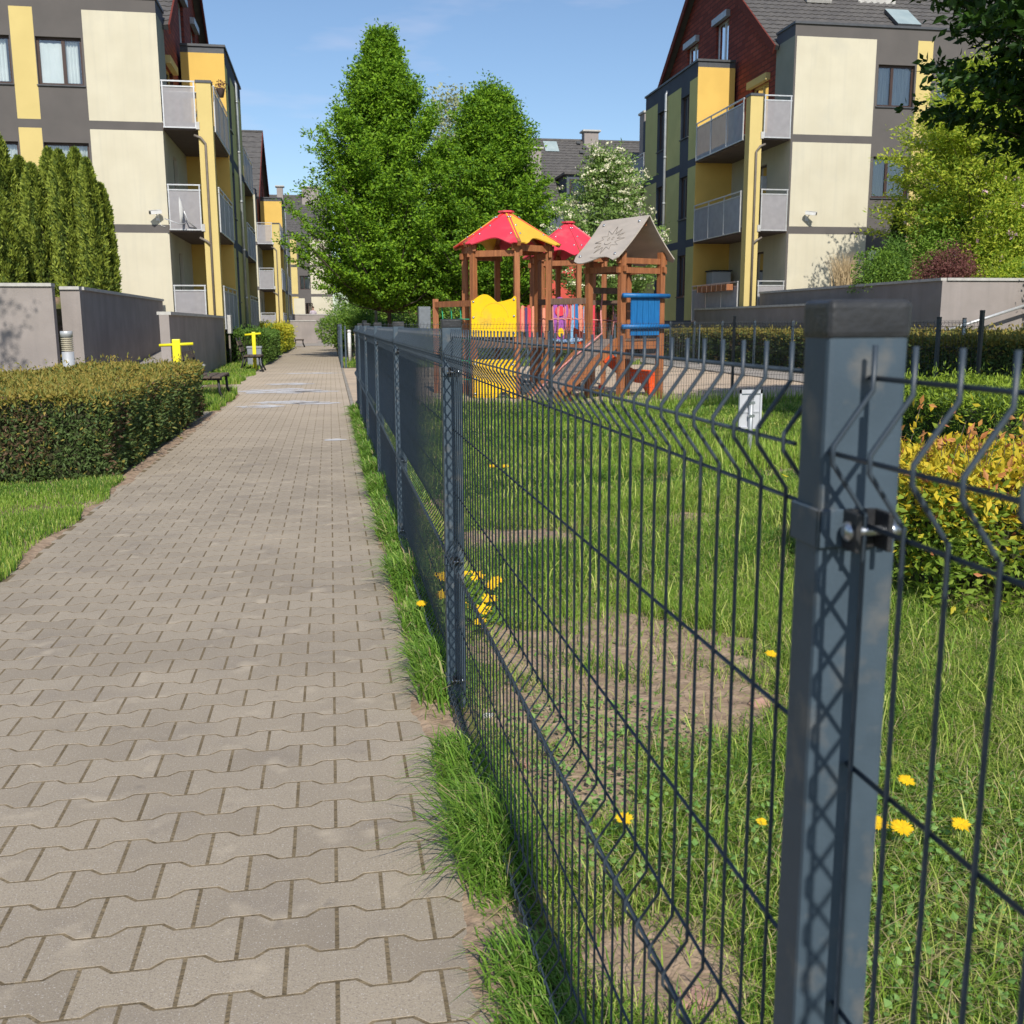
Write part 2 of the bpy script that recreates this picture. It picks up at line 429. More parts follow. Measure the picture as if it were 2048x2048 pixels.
def np_mesh(name, verts, faces_list, mats, parent=None, smooth=False):
    """verts (N,3); faces_list = [(faces (F,k), matidx (F,) or int)]"""
    off = np.array(wloc(parent))
    me = bpy.data.meshes.new(name)
    verts = (verts - off).astype(np.float32)
    me.vertices.add(len(verts))
    me.vertices.foreach_set('co', verts.ravel())
    nl = sum(f.size for f, _ in faces_list)
    nf = sum(len(f) for f, _ in faces_list)
    me.loops.add(nl)
    me.polygons.add(nf)
    loops = np.concatenate([f.ravel() for f, _ in faces_list]).astype(np.int32)
    tot = np.concatenate([np.full(len(f), f.shape[1]) for f, _ in faces_list]).astype(np.int32)
    st = np.concatenate([[0], np.cumsum(tot)[:-1]]).astype(np.int32)
    mi = np.concatenate([np.full(len(f), m_) if np.isscalar(m_) else m_ for f, m_ in faces_list]).astype(np.int32)
    me.loops.foreach_set('vertex_index', loops)
    me.polygons.foreach_set('loop_start', st)
    me.polygons.foreach_set('loop_total', tot)
    me.polygons.foreach_set('material_index', mi)
    me.polygons.foreach_set('use_smooth', np.full(nf, smooth))
    if not isinstance(mats, (list, tuple)): mats = [mats]
    for m_ in mats: me.materials.append(m_)
    me.update(calc_edges=True)
    me.validate()
    return link_mesh(name, me, parent)

def unit(v): return v / np.maximum(np.linalg.norm(v, axis=1, keepdims=True), 1e-9)

def leaf_geo(P, size, bias=None, bstr=0.0, aspect=0.5, droop=0.0, axis=None, astr=0.0):
    """folded four-sided leaves (two triangles about the midrib)"""
    n = len(P)
    nr = unit(rng.normal(size=(n, 3)))
    if bias is not None: nr = unit(nr * (1 - bstr) + bias * bstr)
    a = rng.normal(size=(n, 3))
    if axis is not None: a = unit(a) * (1 - astr) + axis * astr
    a = unit(a - nr * np.sum(a * nr, 1, keepdims=True))
    a[:, 2] -= droop; a = unit(a)
    b = unit(np.cross(nr, a))
    s_ = (size * rng.uniform(0.65, 1.3, n))[:, None]
    w = s_ * aspect * 0.5
    mid = P + a * s_ * 0.45
    V = np.stack([P, mid + b * w - nr * w * 0.25, P + a * s_, mid - b * w - nr * w * 0.25], 1).reshape(-1, 3)
    k = np.arange(n)[:, None] * 4
    return V, k + np.array([[0, 1, 2, 3]])

def leaf_obj(name, P, size, mats, parent, probs=None, mi=None, **kw):
    V, Fq = leaf_geo(P, size, **kw)
    if mi is None:
        mi = rng.choice(len(mats), len(P), p=probs) if len(mats) > 1 else np.zeros(len(P), int)
    return np_mesh(name, V, [(Fq, mi)], mats, parent)

def vnoise(P, f, seed=0):
    """cheap smooth pseudo-noise from sines, roughly -1..1"""
    r = np.random.default_rng(seed)
    out = np.zeros(len(P))
    for k in range(5):
        d = r.normal(size=P.shape[1]); d /= np.linalg.norm(d)
        out += np.sin((P @ d) * f * (1 + 0.45 * k) + r.uniform(0, 6.3)) / (1 + 0.4 * k)
    return out / 2.6

# ================================================================== GROUND
SOIL = mat('garden soil', (0.30, 0.215, 0.16), (0.20, 0.145, 0.105), scale=9, bump=1.0, bscale=28, rough=1.0, spec=0.05, detail=8,
           c3=(0.10, 0.12, 0.035), c3scale=2.2, c3lo=0.48, c3hi=0.62)
BARES = mat('bare soil', (0.42, 0.31, 0.22), (0.28, 0.20, 0.14), scale=14, bump=1.2, bscale=35, rough=1.0, spec=0.05, detail=10)
GREENG = mat('meadow ground', (0.09, 0.12, 0.035), (0.16, 0.14, 0.07), scale=1.2, bump=0.6, bscale=9, rough=1.0, spec=0.05)
SAND = mat('playground sand', (0.55, 0.44, 0.33), (0.48, 0.38, 0.285), scale=3, bump=0.5, bscale=20, rough=1.0, spec=0.05, detail=8,
           c3=(0.40, 0.33, 0.26), c3scale=0.7, c3lo=0.5, c3hi=0.75)
JOINT = mat('joint sand', (0.235, 0.185, 0.118), (0.155, 0.12, 0.075), scale=16, bump=0.8, bscale=70, rough=1.0, spec=0.05,
            c3=(0.42, 0.34, 0.25), c3scale=1.1, c3lo=0.6, c3hi=0.72)
ASPH = mat('grey side path', (0.36, 0.33, 0.30), (0.31, 0.285, 0.26), scale=4, bump=0.3, bscale=60, rough=0.95, spec=0.1)
KERB = mat('kerb concrete', (0.34, 0.31, 0.27), (0.27, 0.245, 0.21), scale=8, bump=0.4, bscale=60, rough=0.95, spec=0.1)

def paver_mat():
    m = bpy.data.materials.new('concrete paver')
    m.use_nodes = True
    n, l = m.node_tree.nodes, m.node_tree.links
    b = n['Principled BSDF']
    b.inputs['Roughness'].default_value = 0.9
    b.inputs['Specular IOR Level'].default_value = 0.2
    tc = n.new('ShaderNodeTexCoord'); ge = n.new('ShaderNodeNewGeometry')
    def noise(sc, det=4):
        x = n.new('ShaderNodeTexNoise'); x.inputs['Scale'].default_value = sc; x.inputs['Detail'].default_value = det
        l.new(tc.outputs['Object'], x.inputs['Vector']); return x.outputs['Fac']
    def rng_(v, a, b_, c=0.0, d=1.0):
        x = n.new('ShaderNodeMapRange')
        for k, q in zip(('From Min', 'From Max', 'To Min', 'To Max'), (a, b_, c, d)): x.inputs[k].default_value = q
        l.new(v, x.inputs['Value']); return x.outputs['Result']
    def mix(f, c1, c2, mode='MIX'):
        x = n.new('ShaderNodeMixRGB'); x.blend_type = mode
        if isinstance(f, float): x.inputs['Fac'].default_value = f
        else: l.new(f, x.inputs['Fac'])
        for k, q in (('Color1', c1), ('Color2', c2)):
            if isinstance(q, tuple): x.inputs[k].default_value = (*q, 1)
            else: l.new(q, x.inputs[k])
        return x.outputs['Color']
    c = mix(rng_(ge.outputs['Random Per Island'], 0, 1), (0.375, 0.318, 0.245), (0.30, 0.253, 0.195))
    c = mix(rng_(noise(1.1, 5), 0.42, 0.68, 0, 0.7), c, (0.43, 0.362, 0.275))          # dusty areas
    c = mix(rng_(noise(3.2, 6), 0.54, 0.70, 0, 0.5), c, (0.25, 0.215, 0.18))           # darker blotches
    c = mix(rng_(noise(210, 3), 0.50, 0.68, 0, 0.75), c, (0.24, 0.20, 0.165))           # grains
    c = mix(rng_(noise(250, 2), 0.62, 0.72, 0, 0.7), c, (0.62, 0.58, 0.53))            # bright grains
    c = mix(rng_(noise(6.5, 6), 0.60, 0.74, 0, 0.65), c, (0.52, 0.44, 0.335))          # sand smeared over the blocks
    c = mix(rng_(noise(15, 5), 0.66, 0.76, 0, 0.5), c, (0.19, 0.165, 0.14))            # small dark stains
    # sand carried out of the playground: a band of dust across the path
    sx = n.new('ShaderNodeSeparateXYZ'); l.new(tc.outputs['Object'], sx.inputs['Vector'])
    m1 = rng_(sx.outputs['Y'], 9.5, 18.0); m2 = rng_(sx.outputs['Y'], 27.0, 36.0, 1.0, 0.35)
    mm = n.new('ShaderNodeMath'); mm.operation = 'MULTIPLY'; l.new(m1, mm.inputs[0]); l.new(m2, mm.inputs[1])
    m3 = n.new('ShaderNodeMath'); m3.operation = 'MULTIPLY'; l.new(mm.outputs[0], m3.inputs[0]); l.new(rng_(noise(0.8, 6), 0.3, 0.6, 0.35, 0.95), m3.inputs[1])
    c = mix(m3.outputs[0], c, (0.50, 0.415, 0.32))
    l.new(c, b.inputs['Base Color'])
    bp = n.new('ShaderNodeBump'); bp.inputs['Strength'].default_value = 0.5; bp.inputs['Distance'].default_value = 0.0022
    l.new(noise(420, 3), bp.inputs['Height']); l.new(bp.outputs['Normal'], b.inputs['Normal'])
    return m
PAVER = paver_mat()

def sheet(name, x0, x1, y0, y1, z, m, kind='structure', nx=1, ny=1, amp=0.0, f=2.0):
    X, Y = np.meshgrid(np.linspace(x0, x1, nx + 1), np.linspace(y0, y1, ny + 1))
    P = np.stack([X.ravel(), Y.ravel(), np.full(X.size, float(z))], 1)
    if amp: P[:, 2] += amp * vnoise(P[:, :2], f, 3) + amp * 0.5 * vnoise(P[:, :2], f * 4, 5)
    i = np.arange(nx * ny); r, c = i // nx, i % nx
    a = r * (nx + 1) + c
    Fq = np.stack([a, a + 1, a + nx + 2, a + nx + 1], 1)
    o = np_mesh(name, P, [(Fq, 0)], m, None, smooth=bool(amp))
    tag(o, kind=kind)
    return o

sheet('ground', -400, 400, -60, 900, -0.06, GREENG)
sheet('path_bed', -2.6, 0.32, -1, 64, 0.0, JOINT)
PITCHX, ROWY, XJ, Y0 = 0.2, 0.130, -0.03, 0.70

def build_pavers():
    a, g1, g2 = 0.0130, 0.0033, 0.0040
    def outline(x0, x1, L, inset):
        """paver between joints x0..x1 of its row (row centre line at 0)"""
        top = []
        for k, t in ((0, a), (0.34, a), (0.62, -a), (1.38, -a), (1.66, a), (2, a)):
            top.append((k * PITCHX / 2, t))
        pts = []
        xs = [p[0] for p in top]; ys = [p[1] for p in top]
        def yb(x): return float(np.interp(x - L, xs, ys))
        cand = sorted({x0, x1, *[L + q for q in xs if x0 < L + q < x1]})
        cand[0] += g2 + inset; cand[-1] -= g2 + inset
        hi = [(x, ROWY / 2 + yb(x) - g1 - inset) for x in cand]
        lo = [(x, -ROWY / 2 - yb(x) + g1 + inset) for x in reversed(cand)]
        return lo[::-1] + hi[::-1]
    verts, quads, polys = [], [], {}
    nv = 0
    rows = int((63 - Y0) / ROWY)
    for j in range(rows):
        yc = Y0 + j * ROWY
        off = XJ + (PITCHX / 2 if j % 2 else 0)
        xl = -1.62 if yc < 14 else (-1.95 if yc < 34 else -2.45)
        xl += 0.02 * math.sin(yc * 1.3)
        k0 = int(math.floor((xl - off) / PITCHX))
        x = off + k0 * PITCHX
        while x < 0.255:
            x0, x1 = x, min(x + PITCHX, 0.272)
            if x1 - x0 > 0.03:
                dz = 0.0006 + random.uniform(0, 0.0003); tx = random.uniform(-.001, .001); ty = random.uniform(-.001, .001)
                rings = [(outline(x0, x1, x, 0.0), -0.012), (outline(x0, x1, x, 0.0), -0.0009), (outline(x0, x1, x, 0.0006), 0.0)]
                n = len(rings[0][0])
                cxm = (x0 + x1) / 2
                for o_, z in rings:
                    for (px, py) in o_:
                        verts.append((px, yc + py, z + dz + (px - cxm) * tx + py * ty))
                for r in range(2):
                    for i in range(n):
                        quads.append((nv + r * n + i, nv + r * n + (i + 1) % n, nv + (r + 1) * n + (i + 1) % n, nv + (r + 1) * n + i))
                polys.setdefault(n, []).append(tuple(nv + 2 * n + i for i in range(n)))
                nv += 3 * n
            x += PITCHX
    fl = [(np.array(quads), 0)] + [(np.array(v), 0) for v in polys.values()]
    o = np_mesh('path', np.array(verts), fl, PAVER)
    tag(o, kind='structure')
build_pavers()

LAWNG = mat('lawn ground', (0.12, 0.14, 0.04), (0.19, 0.165, 0.08), scale=14, bump=1.0, bscale=28, rough=1.0, spec=0.05, detail=8)
sheet('lawn_soil', 0.275, 12.0, -1.0, 15.35, 0.0, LAWNG, nx=150, ny=200, amp=0.007, f=6)
sheet('lawn_ground', -14.0, -1.62, -1.0, 19.4, -0.012, LAWNG, nx=90, ny=140, amp=0.006, f=5)
sheet('verge_ground', -14.0, -1.95, 22.6, 64.0, -0.010, LAWNG, nx=60, ny=120, amp=0.004, f=3)
sheet('side_pavement', -14.0, -1.9, 19.4, 22.6, -0.001, mat('dusty side paving', (0.42, 0.36, 0.29), (0.37, 0.315, 0.26), scale=2.5, bump=0.3, rough=1.0, spec=0.05))
sheet('playground_sand', 0.34, 9.75, 15.4, 30.5, 0.004, SAND, nx=60, ny=90, amp=0.012, f=4)
sheet('sand_strip', 0.272, 0.36, 13.4, 30.5, 0.0, SAND)
sheet('side_path', 9.85, 11.75, 13.0, 42.0, 0.0, ASPH)
sheet('far_lawn', 0.36, 9.8, 30.6, 46.0, -0.002, SOIL, nx=30, ny=40, amp=0.004)
sheet('far_pavement', -14, 14, 64, 100, -0.001, ASPH)
kb = MB()
for i in range(31):
    kb.bbox(9.76, 9.84, 15.4 + i, 16.39 + i, -0.05, 0.035 + random.uniform(-.006, .006), 0.008)
tag(kb.build('sand_kerb', KERB), kind='structure')
kb = MB()
for i in range(9):
    kb.bbox(0.275, 0.335, 13.6 + i * 1.9, 15.48 + i * 1.9, -0.05, 0.008, 0.006)
tag(kb.build('path_kerb', KERB), kind='structure')
kb = MB()
for i in range(13):
    kb.bbox(-1.70, -1.635, 0.2 + i * 0.65, 0.83 + i * 0.65, -0.05, -0.002 + random.uniform(-.004, .003), 0.006)
tag(kb.build('lawn_kerb', KERB), kind='structure')
kb = MB()   # sloped paving between the garden walls
kb.poly([(-4.7, 20.9, 0.006), (-3.2, 20.9, 0.006), (-3.2, 31.3, 0.62), (-4.7, 31.3, 0.62)])
tag(kb.build('ramp', ASPH), kind='structure')

# soil and sand washed over the edges of the paving
def edge_soil():
    for (xa, xb, ya, yb_, side, xe) in ((0.14, 0.36, 0.9, 13.4, 1, .235), (-1.76, -1.42, 3.5, 19.4, -1, -1.645)):
        st = .012
        xs = np.arange(xa, xb, st); ys = np.arange(ya, yb_, st * 2.2)
        X, Y = np.meshgrid(xs, ys); P = np.stack([X.ravel(), Y.ravel(), np.zeros(X.size)], 1)
        e = xe + side * (.016 - .030 * vnoise(P[:, 1:2], 4.5, 91) - .022 * vnoise(P[:, :2], 21, 92))
        d_ = (P[:, 0] - e) * side
        P[:, 2] = np.clip(d_ * .25, -.004, .009) + .0012 + rng.normal(0, .0008, len(P))
        nx = len(xs); i = np.arange(len(P)); c = i % nx; r = i // nx
        i = i[(c < nx - 1) & (r < len(ys) - 1)]
        Fq = np.stack([i, i + 1, i + nx + 1, i + nx], 1); Fq = Fq[d_[Fq].max(1) > -.004]
        tag(np_mesh('edge_soil', P, [(Fq, 0)], BARES, None, True), kind='structure')
edge_soil()

# chalk smears on the path
def chalk_mat():
    m = mat('chalk dust', (0.72, 0.72, 0.74), rough=1.0, scale=5)
    n, l = m.node_tree.nodes, m.node_tree.links
    tc = n.new('ShaderNodeTexCoord'); mp = n.new('ShaderNodeMapping'); mp.inputs['Scale'].default_value = (1.2, 4.0, 1)
    no = n.new('ShaderNodeTexNoise'); no.inputs['Scale'].default_value = 3.0; no.inputs['Detail'].default_value = 7
    mr = n.new('ShaderNodeMapRange'); mr.inputs['From Min'].default_value = 0.37; mr.inputs['From Max'].default_value = 0.52
    mr.inputs['To Max'].default_value = 0.85
    tp = n.new('ShaderNodeBsdfTransparent'); ms = n.new('ShaderNodeMixShader')
    l.new(tc.outputs['Object'], mp.inputs['Vector']); l.new(mp.outputs['Vector'], no.inputs['Vector'])
    l.new(no.outputs['Fac'], mr.inputs['Value']); l.new(mr.outputs['Result'], ms.inputs['Fac'])
    l.new(tp.outputs['BSDF'], ms.inputs[1]); l.new(n['Principled BSDF'].outputs['BSDF'], ms.inputs[2])
    l.new(ms.outputs['Shader'], n['Material Output'].inputs['Surface'])
    return m
cb = MB()
for (x, y, w, h) in ((-1.0, 20.2, 0.75, 0.75), (-0.35, 19.9, 0.45, 0.25), (-0.75, 17.2, 0.5, 0.35), (-0.25, 16.9, 0.35, 0.3), (-1.1, 16.4, 0.35, 0.3), (0.0, 11.4, 0.13, 0.10), (-0.9, 22.6, 0.5, 0.4), (-0.5, 27.5, 0.8, 0.3)):
    k = 18
    cb.poly([(x + w * math.cos(t * 2 * math.pi / k) * (1 + .2 * math.sin(t * 2.3)), y + h * math.sin(t * 2 * math.pi / k) * (1 + .25 * math.cos(t * 1.7)), 0.0062) for t in range(k)])
tag(cb.build('chalk_marks', chalk_mat()), kind='structure')

# ================================================================== GRASS
def grass(name, P, H, W, mi, lean=0.35, mats=GRASSM, dirb=None, label=None):
    """tapering, bending blades: two quads and a tip each"""
    n = len(P)
    ang = rng.uniform(0, 2 * np.pi, n)
    d = np.stack([np.cos(ang), np.sin(ang), np.zeros(n)], 1)
    if dirb is not None: d = unit(d + dirb)
    ln = rng.uniform(0.1, 1.0, n)[:, None] * lean * 2
    side_a = ang + np.pi / 2 + rng.uniform(-0.8, 0.8, n)
    sd_ = np.stack([np.cos(side_a), np.sin(side_a), np.zeros(n)], 1)
    H = H[:, None]; W = W[:, None]
    up = np.array([[0, 0, 1.0]])
    p1 = P + up * H * 0.45 + d * H * ln * 0.18
    p2 = P + up * H * 0.82 * (1 - 0.15 * ln) + d * H * ln * 0.52
    p3 = P + up * H * (1 - 0.35 * ln) + d * H * ln * 1.0
    V = np.stack([P - sd_ * W, P + sd_ * W, p1 + sd_ * W * .85, p1 - sd_ * W * .85, p2 + sd_ * W * .5, p2 - sd_ * W * .5, p3], 1).reshape(-1, 3)
    k = np.arange(n)[:, None] * 7
    q = np.concatenate([k + np.array([[0, 1, 2, 3]]), k + np.array([[3, 2, 4, 5]])])
    t = k + np.array([[5, 4, 6]])
    o = np_mesh(name, V, [(q, np.concatenate([mi, mi])), (t, mi)], mats)
    tag(o, label, 'grass', kind='stuff')
    return o

def bare(P):
    """how bare the soil is, 0..1, right lawn"""
    x, y = P[:, 0], P[:, 1]
    b = np.zeros(len(P))
    for cx_, cy_, rx, ry, s_ in ((1.08, 3.50, .44, .66, 1.25), (0.66, 2.95, .20, .55, 1), (0.56, 3.7, .16, .55, 1), (0.60, 1.75, .15, .17, .9), (1.0, 5.8, .38, .3, 1),
                                (3.75, 8.2, .4, .35, .8), (0.52, 2.35, .09, .25, .9), (2.3, 6.2, .3, .2, .5), (0.6, 7.0, .2, .6, .7), (0.55, 5.2, .15, .5, .6)):
        r = ((x - cx_) / rx) ** 2 + ((y - cy_) / ry) ** 2
        b = np.maximum(b, s_ * np.clip(1.6 - r * 0.9, 0, 1))
    b = b + (0.55 * vnoise(P[:, :2], 9, 21) + 0.35 * vnoise(P[:, :2], 24, 22) - .1) * (b > 0.05)
    return np.clip(b, 0, 1)

def bare_sheet():
    x0, x1, y0, y1, st = 0.29, 4.2, 1.2, 9.0, 0.02
    xs, ys = np.arange(x0, x1, st), np.arange(y0, y1, st)
    X, Y = np.meshgrid(xs, ys); P = np.stack([X.ravel(), Y.ravel(), np.zeros(X.size)], 1)
    B = bare(P)
    B = np.maximum(B, np.clip(1.2 - np.abs(P[:, 0] - .33) / .06, 0, 1) * (P[:, 1] < 9))
    z = 0.007 * vnoise(P[:, :2], 6, 3) + 0.0015 * vnoise(P[:, :2], 24, 5) + rng.normal(0, .0022, len(P))
    P[:, 2] = z + 0.012 * np.clip(B * 1.4 - .45, -1, 1)
    nx = len(xs); i = np.arange(P.shape[0]); c = i % nx; r = i // nx
    ok = (c < nx - 1) & (r < len(ys) - 1)
    i = i[ok]; Fq = np.stack([i, i + 1, i + nx + 1, i + nx], 1)
    Fq = Fq[B[Fq].max(1) > .05]
    o = np_mesh('bare_soil', P, [(Fq, 0)], BARES, None, True); tag(o, kind='structure')

def scatter(x0, x1, y0, y1, dens):
    n = int((x1 - x0) * (y1 - y0) * dens)
    return np.stack([rng.uniform(x0, x1, n), rng.uniform(y0, y1, n), np.zeros(n)], 1)

def lawn_field(zones, keep=None):
    Ps, Hs, Ws, Ms = [], [], [], []
    for (x0, x1, y0, y1, dens, h, w) in zones:
        P = scatter(x0, x1, y0, y1, dens)
        cl = vnoise(P[:, :2], 5.0, 2); cl2 = vnoise(P[:, :2], 1.4, 9)
        kp = rng.uniform(0, 1, len(P)) < np.clip(0.80 + 0.4 * cl + 0.25 * cl2, 0.25, 1)
        if keep is not None: kp &= keep(P)
        P, cl, cl2 = P[kp], cl[kp], cl2[kp]
        Hh = h * rng.uniform(0.5, 1.25, len(P)) * (1 + 0.45 * cl + 0.35 * cl2)
        Ww = w * rng.uniform(0.6, 1.3, len(P)) / 2
        pr = rng.uniform(0, 1, len(P))
        m_ = np.where(pr < 0.035 , 2, np.where(pr < 0.12 + 0.28 * np.clip(cl2, 0, 1), 1, 0))
        m_ = np.where((m_ == 0) & (rng.uniform(0, 1, len(P)) < np.clip(.32 - .55 * vnoise(P[:, :2], 2.3, 71), .05, .85)), 3, m_)
        Ps.append(P); Hs.append(np.maximum(Hh, .015)); Ws.append(Ww); Ms.append(m_)
    return np.concatenate(Ps), np.concatenate(Hs), np.concatenate(Ws), np.concatenate(Ms)

bare_sheet()
def keep_right(P):
    k = rng.uniform(0, 1, len(P)) > bare(P) * 0.97
    # nothing under the low hedges
    k &= ~((P[:, 0] > 2.6) & (P[:, 1] > 3.85) & (P[:, 1] < 5.9) & (P[:, 0] < 5))
    k &= ~((P[:, 0] > 5.2) & (P[:, 1] > 7.2) & (P[:, 1] < 9.6))
    # only what the view cone and a step beside it can see
    k &= (P[:, 0] < 0.9 + P[:, 1] * 0.86)
    return k
P, Hh, Ww, Mi = lawn_field([(0.42, 3.0, 0.9, 2.6, 19000, 0.062, 0.0034), (0.42, 4.2, 2.6, 4.5, 13500, 0.070, 0.0042), (0.42, 6.0, 4.5, 7.0, 8000, 0.082, 0.0055),
                            (0.42, 8.5, 7.0, 10.5, 4200, 0.095, 0.008), (0.42, 11.0, 10.5, 15.3, 1900, 0.11, 0.012)], keep_right)
grass('meadow_grass', P, Hh, Ww, Mi, lean=0.85, label='green meadow grass with bare patches behind the wire fence')
# low matted layer: dead stalks and creeping stems between the blades
P = np.concatenate([scatter(0.42, 2.6, 0.9, 3.4, 2400), scatter(0.42, 4.6, 3.4, 6.5, 900)])
P = P[(rng.uniform(0, 1, len(P)) > bare(P) * .8) & (P[:, 0] < 0.9 + P[:, 1] * .86)]
P[:, 2] = rng.uniform(.0, .03, len(P))
grass('dead_grass', P, rng.uniform(.03, .10, len(P)), rng.uniform(.0008, .0016, len(P)), rng.choice([0, 1, 2], len(P), p=[.35, .30, .35]), lean=1.6, label='dry stalks matted between the grass blades')
P = scatter(0.5, 5.0, 1.0, 9.5, 55)
P = P[(bare(P) < .3) & (P[:, 0] < 0.9 + P[:, 1] * .86)]
grass('seeding_grass', P, rng.uniform(.13, .26, len(P)), rng.uniform(.0012, .002, len(P)) + .0003 * P[:, 1], rng.choice([0, 1], len(P), p=[.4, .6]), lean=0.7, label='longer single grass stalks above the meadow')
# taller grass along the inner fence and around the sign
P = np.concatenate([scatter(0.5, 10.5, 14.4, 15.45, 300), scatter(3.2, 4.8, 8.0, 9.6, 500)])
grass('tall_grass', P, rng.uniform(0.12, 0.32, len(P)), rng.uniform(0.003, 0.006, len(P)), rng.choice(2, len(P), p=[.8, .2]), lean=0.3, label='taller grass along the playground fence')
# tufts under the fence beside the path
def fringe():
    n = 34000
    y = 0.6 + (14.5) * rng.uniform(0, 1, n) ** 1.55
    x = 0.345 + rng.normal(0, 0.045, n)
    P = np.stack([x, y, np.zeros(n)], 1)
    cl = vnoise(P[:, 1:2] * np.array([[1.0]]), 5.0, 31) + 0.5 * vnoise(P[:, 1:2], 13.0, 37)
    h = np.clip(0.10 + 0.085 * cl, 0.02, 0.22) * rng.uniform(0.5, 1.25, n)
    kp = (rng.uniform(0, 1, n) < np.clip(0.70 + 0.5 * cl, 0.22, 1)) & (x > 0.245)
    kp &= ~((np.abs(y - 3.02) < 0.20) & (rng.uniform(0, 1, n) < 0.93)) 
    P, h = P[kp], h[kp]
    w = (0.0016 + 0.0005 * P[:, 1]) * rng.uniform(.7, 1.3, len(P))
    pr = rng.uniform(0, 1, len(P))
    grass('fence_grass', P, h, w, np.where(pr < .05, 2, np.where(pr < .16, 1, 0)), lean=0.75, mats=L_FRINGE, dirb=np.array([[-0.75, 0, 0]]), label='tufts of long grass growing under the wire fence by the path')
fringe()
# left lawn
def keep_left(P):
    k = ~((P[:, 1] > 8.85) & (P[:, 1] < 15.6))
    k &= (P[:, 0] > -0.55 * P[:, 1] - 0.2)
    e = -1.68 + 0.06 * vnoise(P[:, 1:2], 3.0, 41)
    return k & (P[:, 0] < e)
P, Hh, Ww, Mi = lawn_field([(-5.5, -1.6, 4.0, 8.7, 9500, 0.055, 0.0055), (-4.2, -1.6, 15.5, 19.3, 3500, 0.14, 0.010), (-5.5, -1.6, 8.3, 9.0, 1500, 0.05, 0.006)], keep_left)
grass('left_grass', P, Hh, Ww, Mi, label='short green lawn on the left of the path')
def keep_v(P):
    return P[:, 0] < -1.95 - 0.012 * (P[:, 1] - 22) + 0.12 * vnoise(P[:, 1:2], 1.2, 43)
P, Hh, Ww, Mi = lawn_field([(-3.1, -1.8, 22.8, 34.0, 2200, 0.11, 0.016), (-3.0, -1.9, 34, 62, 300, 0.10, 0.03)], keep_v)
grass('verge_grass', P, Hh, Ww, Mi, label='green grass verge between the path and the apartment house')
P, Hh, Ww, Mi = lawn_field([(0.4, 9.5, 30.7, 38.0, 260, 0.12, 0.03)], None)
grass('far_grass', P, Hh, Ww, Mi, label='strip of grass behind the playground')
# little weeds with round leaves in the near right corner and on the bare soil
def weeds():
    P = scatter(0.5, 2.6, 1.0, 3.2, 2600)
    k = (vnoise(P[:, :2], 3.0, 61) > -0.1) & (P[:, 0] < 0.9 + P[:, 1] * .8)
    P = P[k]
    P2 = scatter(0.42, 1.9, 2.2, 6.0, 220)
    P = np.concatenate([P, P2])
    P[:, 2] = rng.uniform(0.008, 0.06, len(P))
    P[-len(P2):, 2] = rng.uniform(.004, .02, len(P2))
    up = np.tile(np.array([[0, 0, 1.0]]), (len(P), 1))
    o = leaf_obj('weeds', P, 0.019, [leafm('clover leaf', (0.13, 0.24, 0.06), (0.20, 0.31, 0.09), 0.3), leafm('plantain leaf', (0.09, 0.19, 0.04), (0.14, 0.25, 0.06), 0.3)], None,
                 probs=[.6, .4], bias=up, bstr=0.62, aspect=0.75)
    tag(o, 'small round leaved weeds among the grass', 'weeds', kind='stuff')
weeds()
# crumbs of soil and stones
def pebbles():
    P = scatter(0.42, 2.2, 1.3, 6.4, 5200)
    P = P[rng.uniform(0, 1, len(P)) < bare(P) * .9 + .02]
    V, Q = [], []
    base = np.array([(1, 0, 0), (0, 1, 0), (-1, 0, 0), (0, -1, 0), (0, 0, 1), (0, 0, -1)], float)
    tri = np.array([(0, 1, 4), (1, 2, 4), (2, 3, 4), (3, 0, 4), (1, 0, 5), (2, 1, 5), (3, 2, 5), (0, 3, 5)])
    n = len(P)
    s_ = 0.0022 + 0.010 * rng.uniform(0, 1, n) ** 4
    Vx = P[:, None, :] + base[None] * s_[:, None, None] * rng.uniform(.6, 1.3, (n, 6, 1)) + rng.normal(0, 1, (n, 6, 3)) * s_[:, None, None] * .2
    Fx = (np.arange(n)[:, None, None] * 6 + tri[None]).reshape(-1, 3)
    o = np_mesh('gravel', Vx.reshape(-1, 3), [(Fx, 0)], mat('soil crumb', (0.34, 0.26, 0.20), (0.20, 0.145, 0.11), island=True, rough=1.0))
    tag(o, 'soil crumbs and pebbles on the bare patches', 'pebbles', kind='stuff')
pebbles()

# ================================================================== WIRE FENCES
def panel_mb(L, h=1.235, r=0.0020, n=6, pitch=0.05, fold=0.027, z0=0.01, s0=0.0, folds=None):
    """welded panel in local coords: s along +Y, folds towards -X"""
    mb = MB()
    tops = folds or [h - 0.075, 0.53, 0.075]
    zs = [(0.0, h)]
    for t in tops: zs += [(0.0, t + .044), (-fold, t + .006), (-fold, t - .006), (0.0, t - .044)]
    zs += [(0.0, z0)]
    k = int(L / pitch)
    for i in range(k + 1):
        y = s0 + i * pitch
        mb.tube([(x, y, z) for x, z in zs], r, n)
    hz = []
    for t in tops: hz += [(0.0, t + .052), (-fold, t), (0.0, t - .052)]
    hz += [(0, 0.925), (0, 0.725), (0, 0.305)]
    for x, z in hz:
        xx = x + (0.0035 if x == 0 else 0.004)
        mb.tube([(xx, s0 - 0.012, z), (xx, s0 + k * pitch + 0.012, z)], r, n)
    return mb

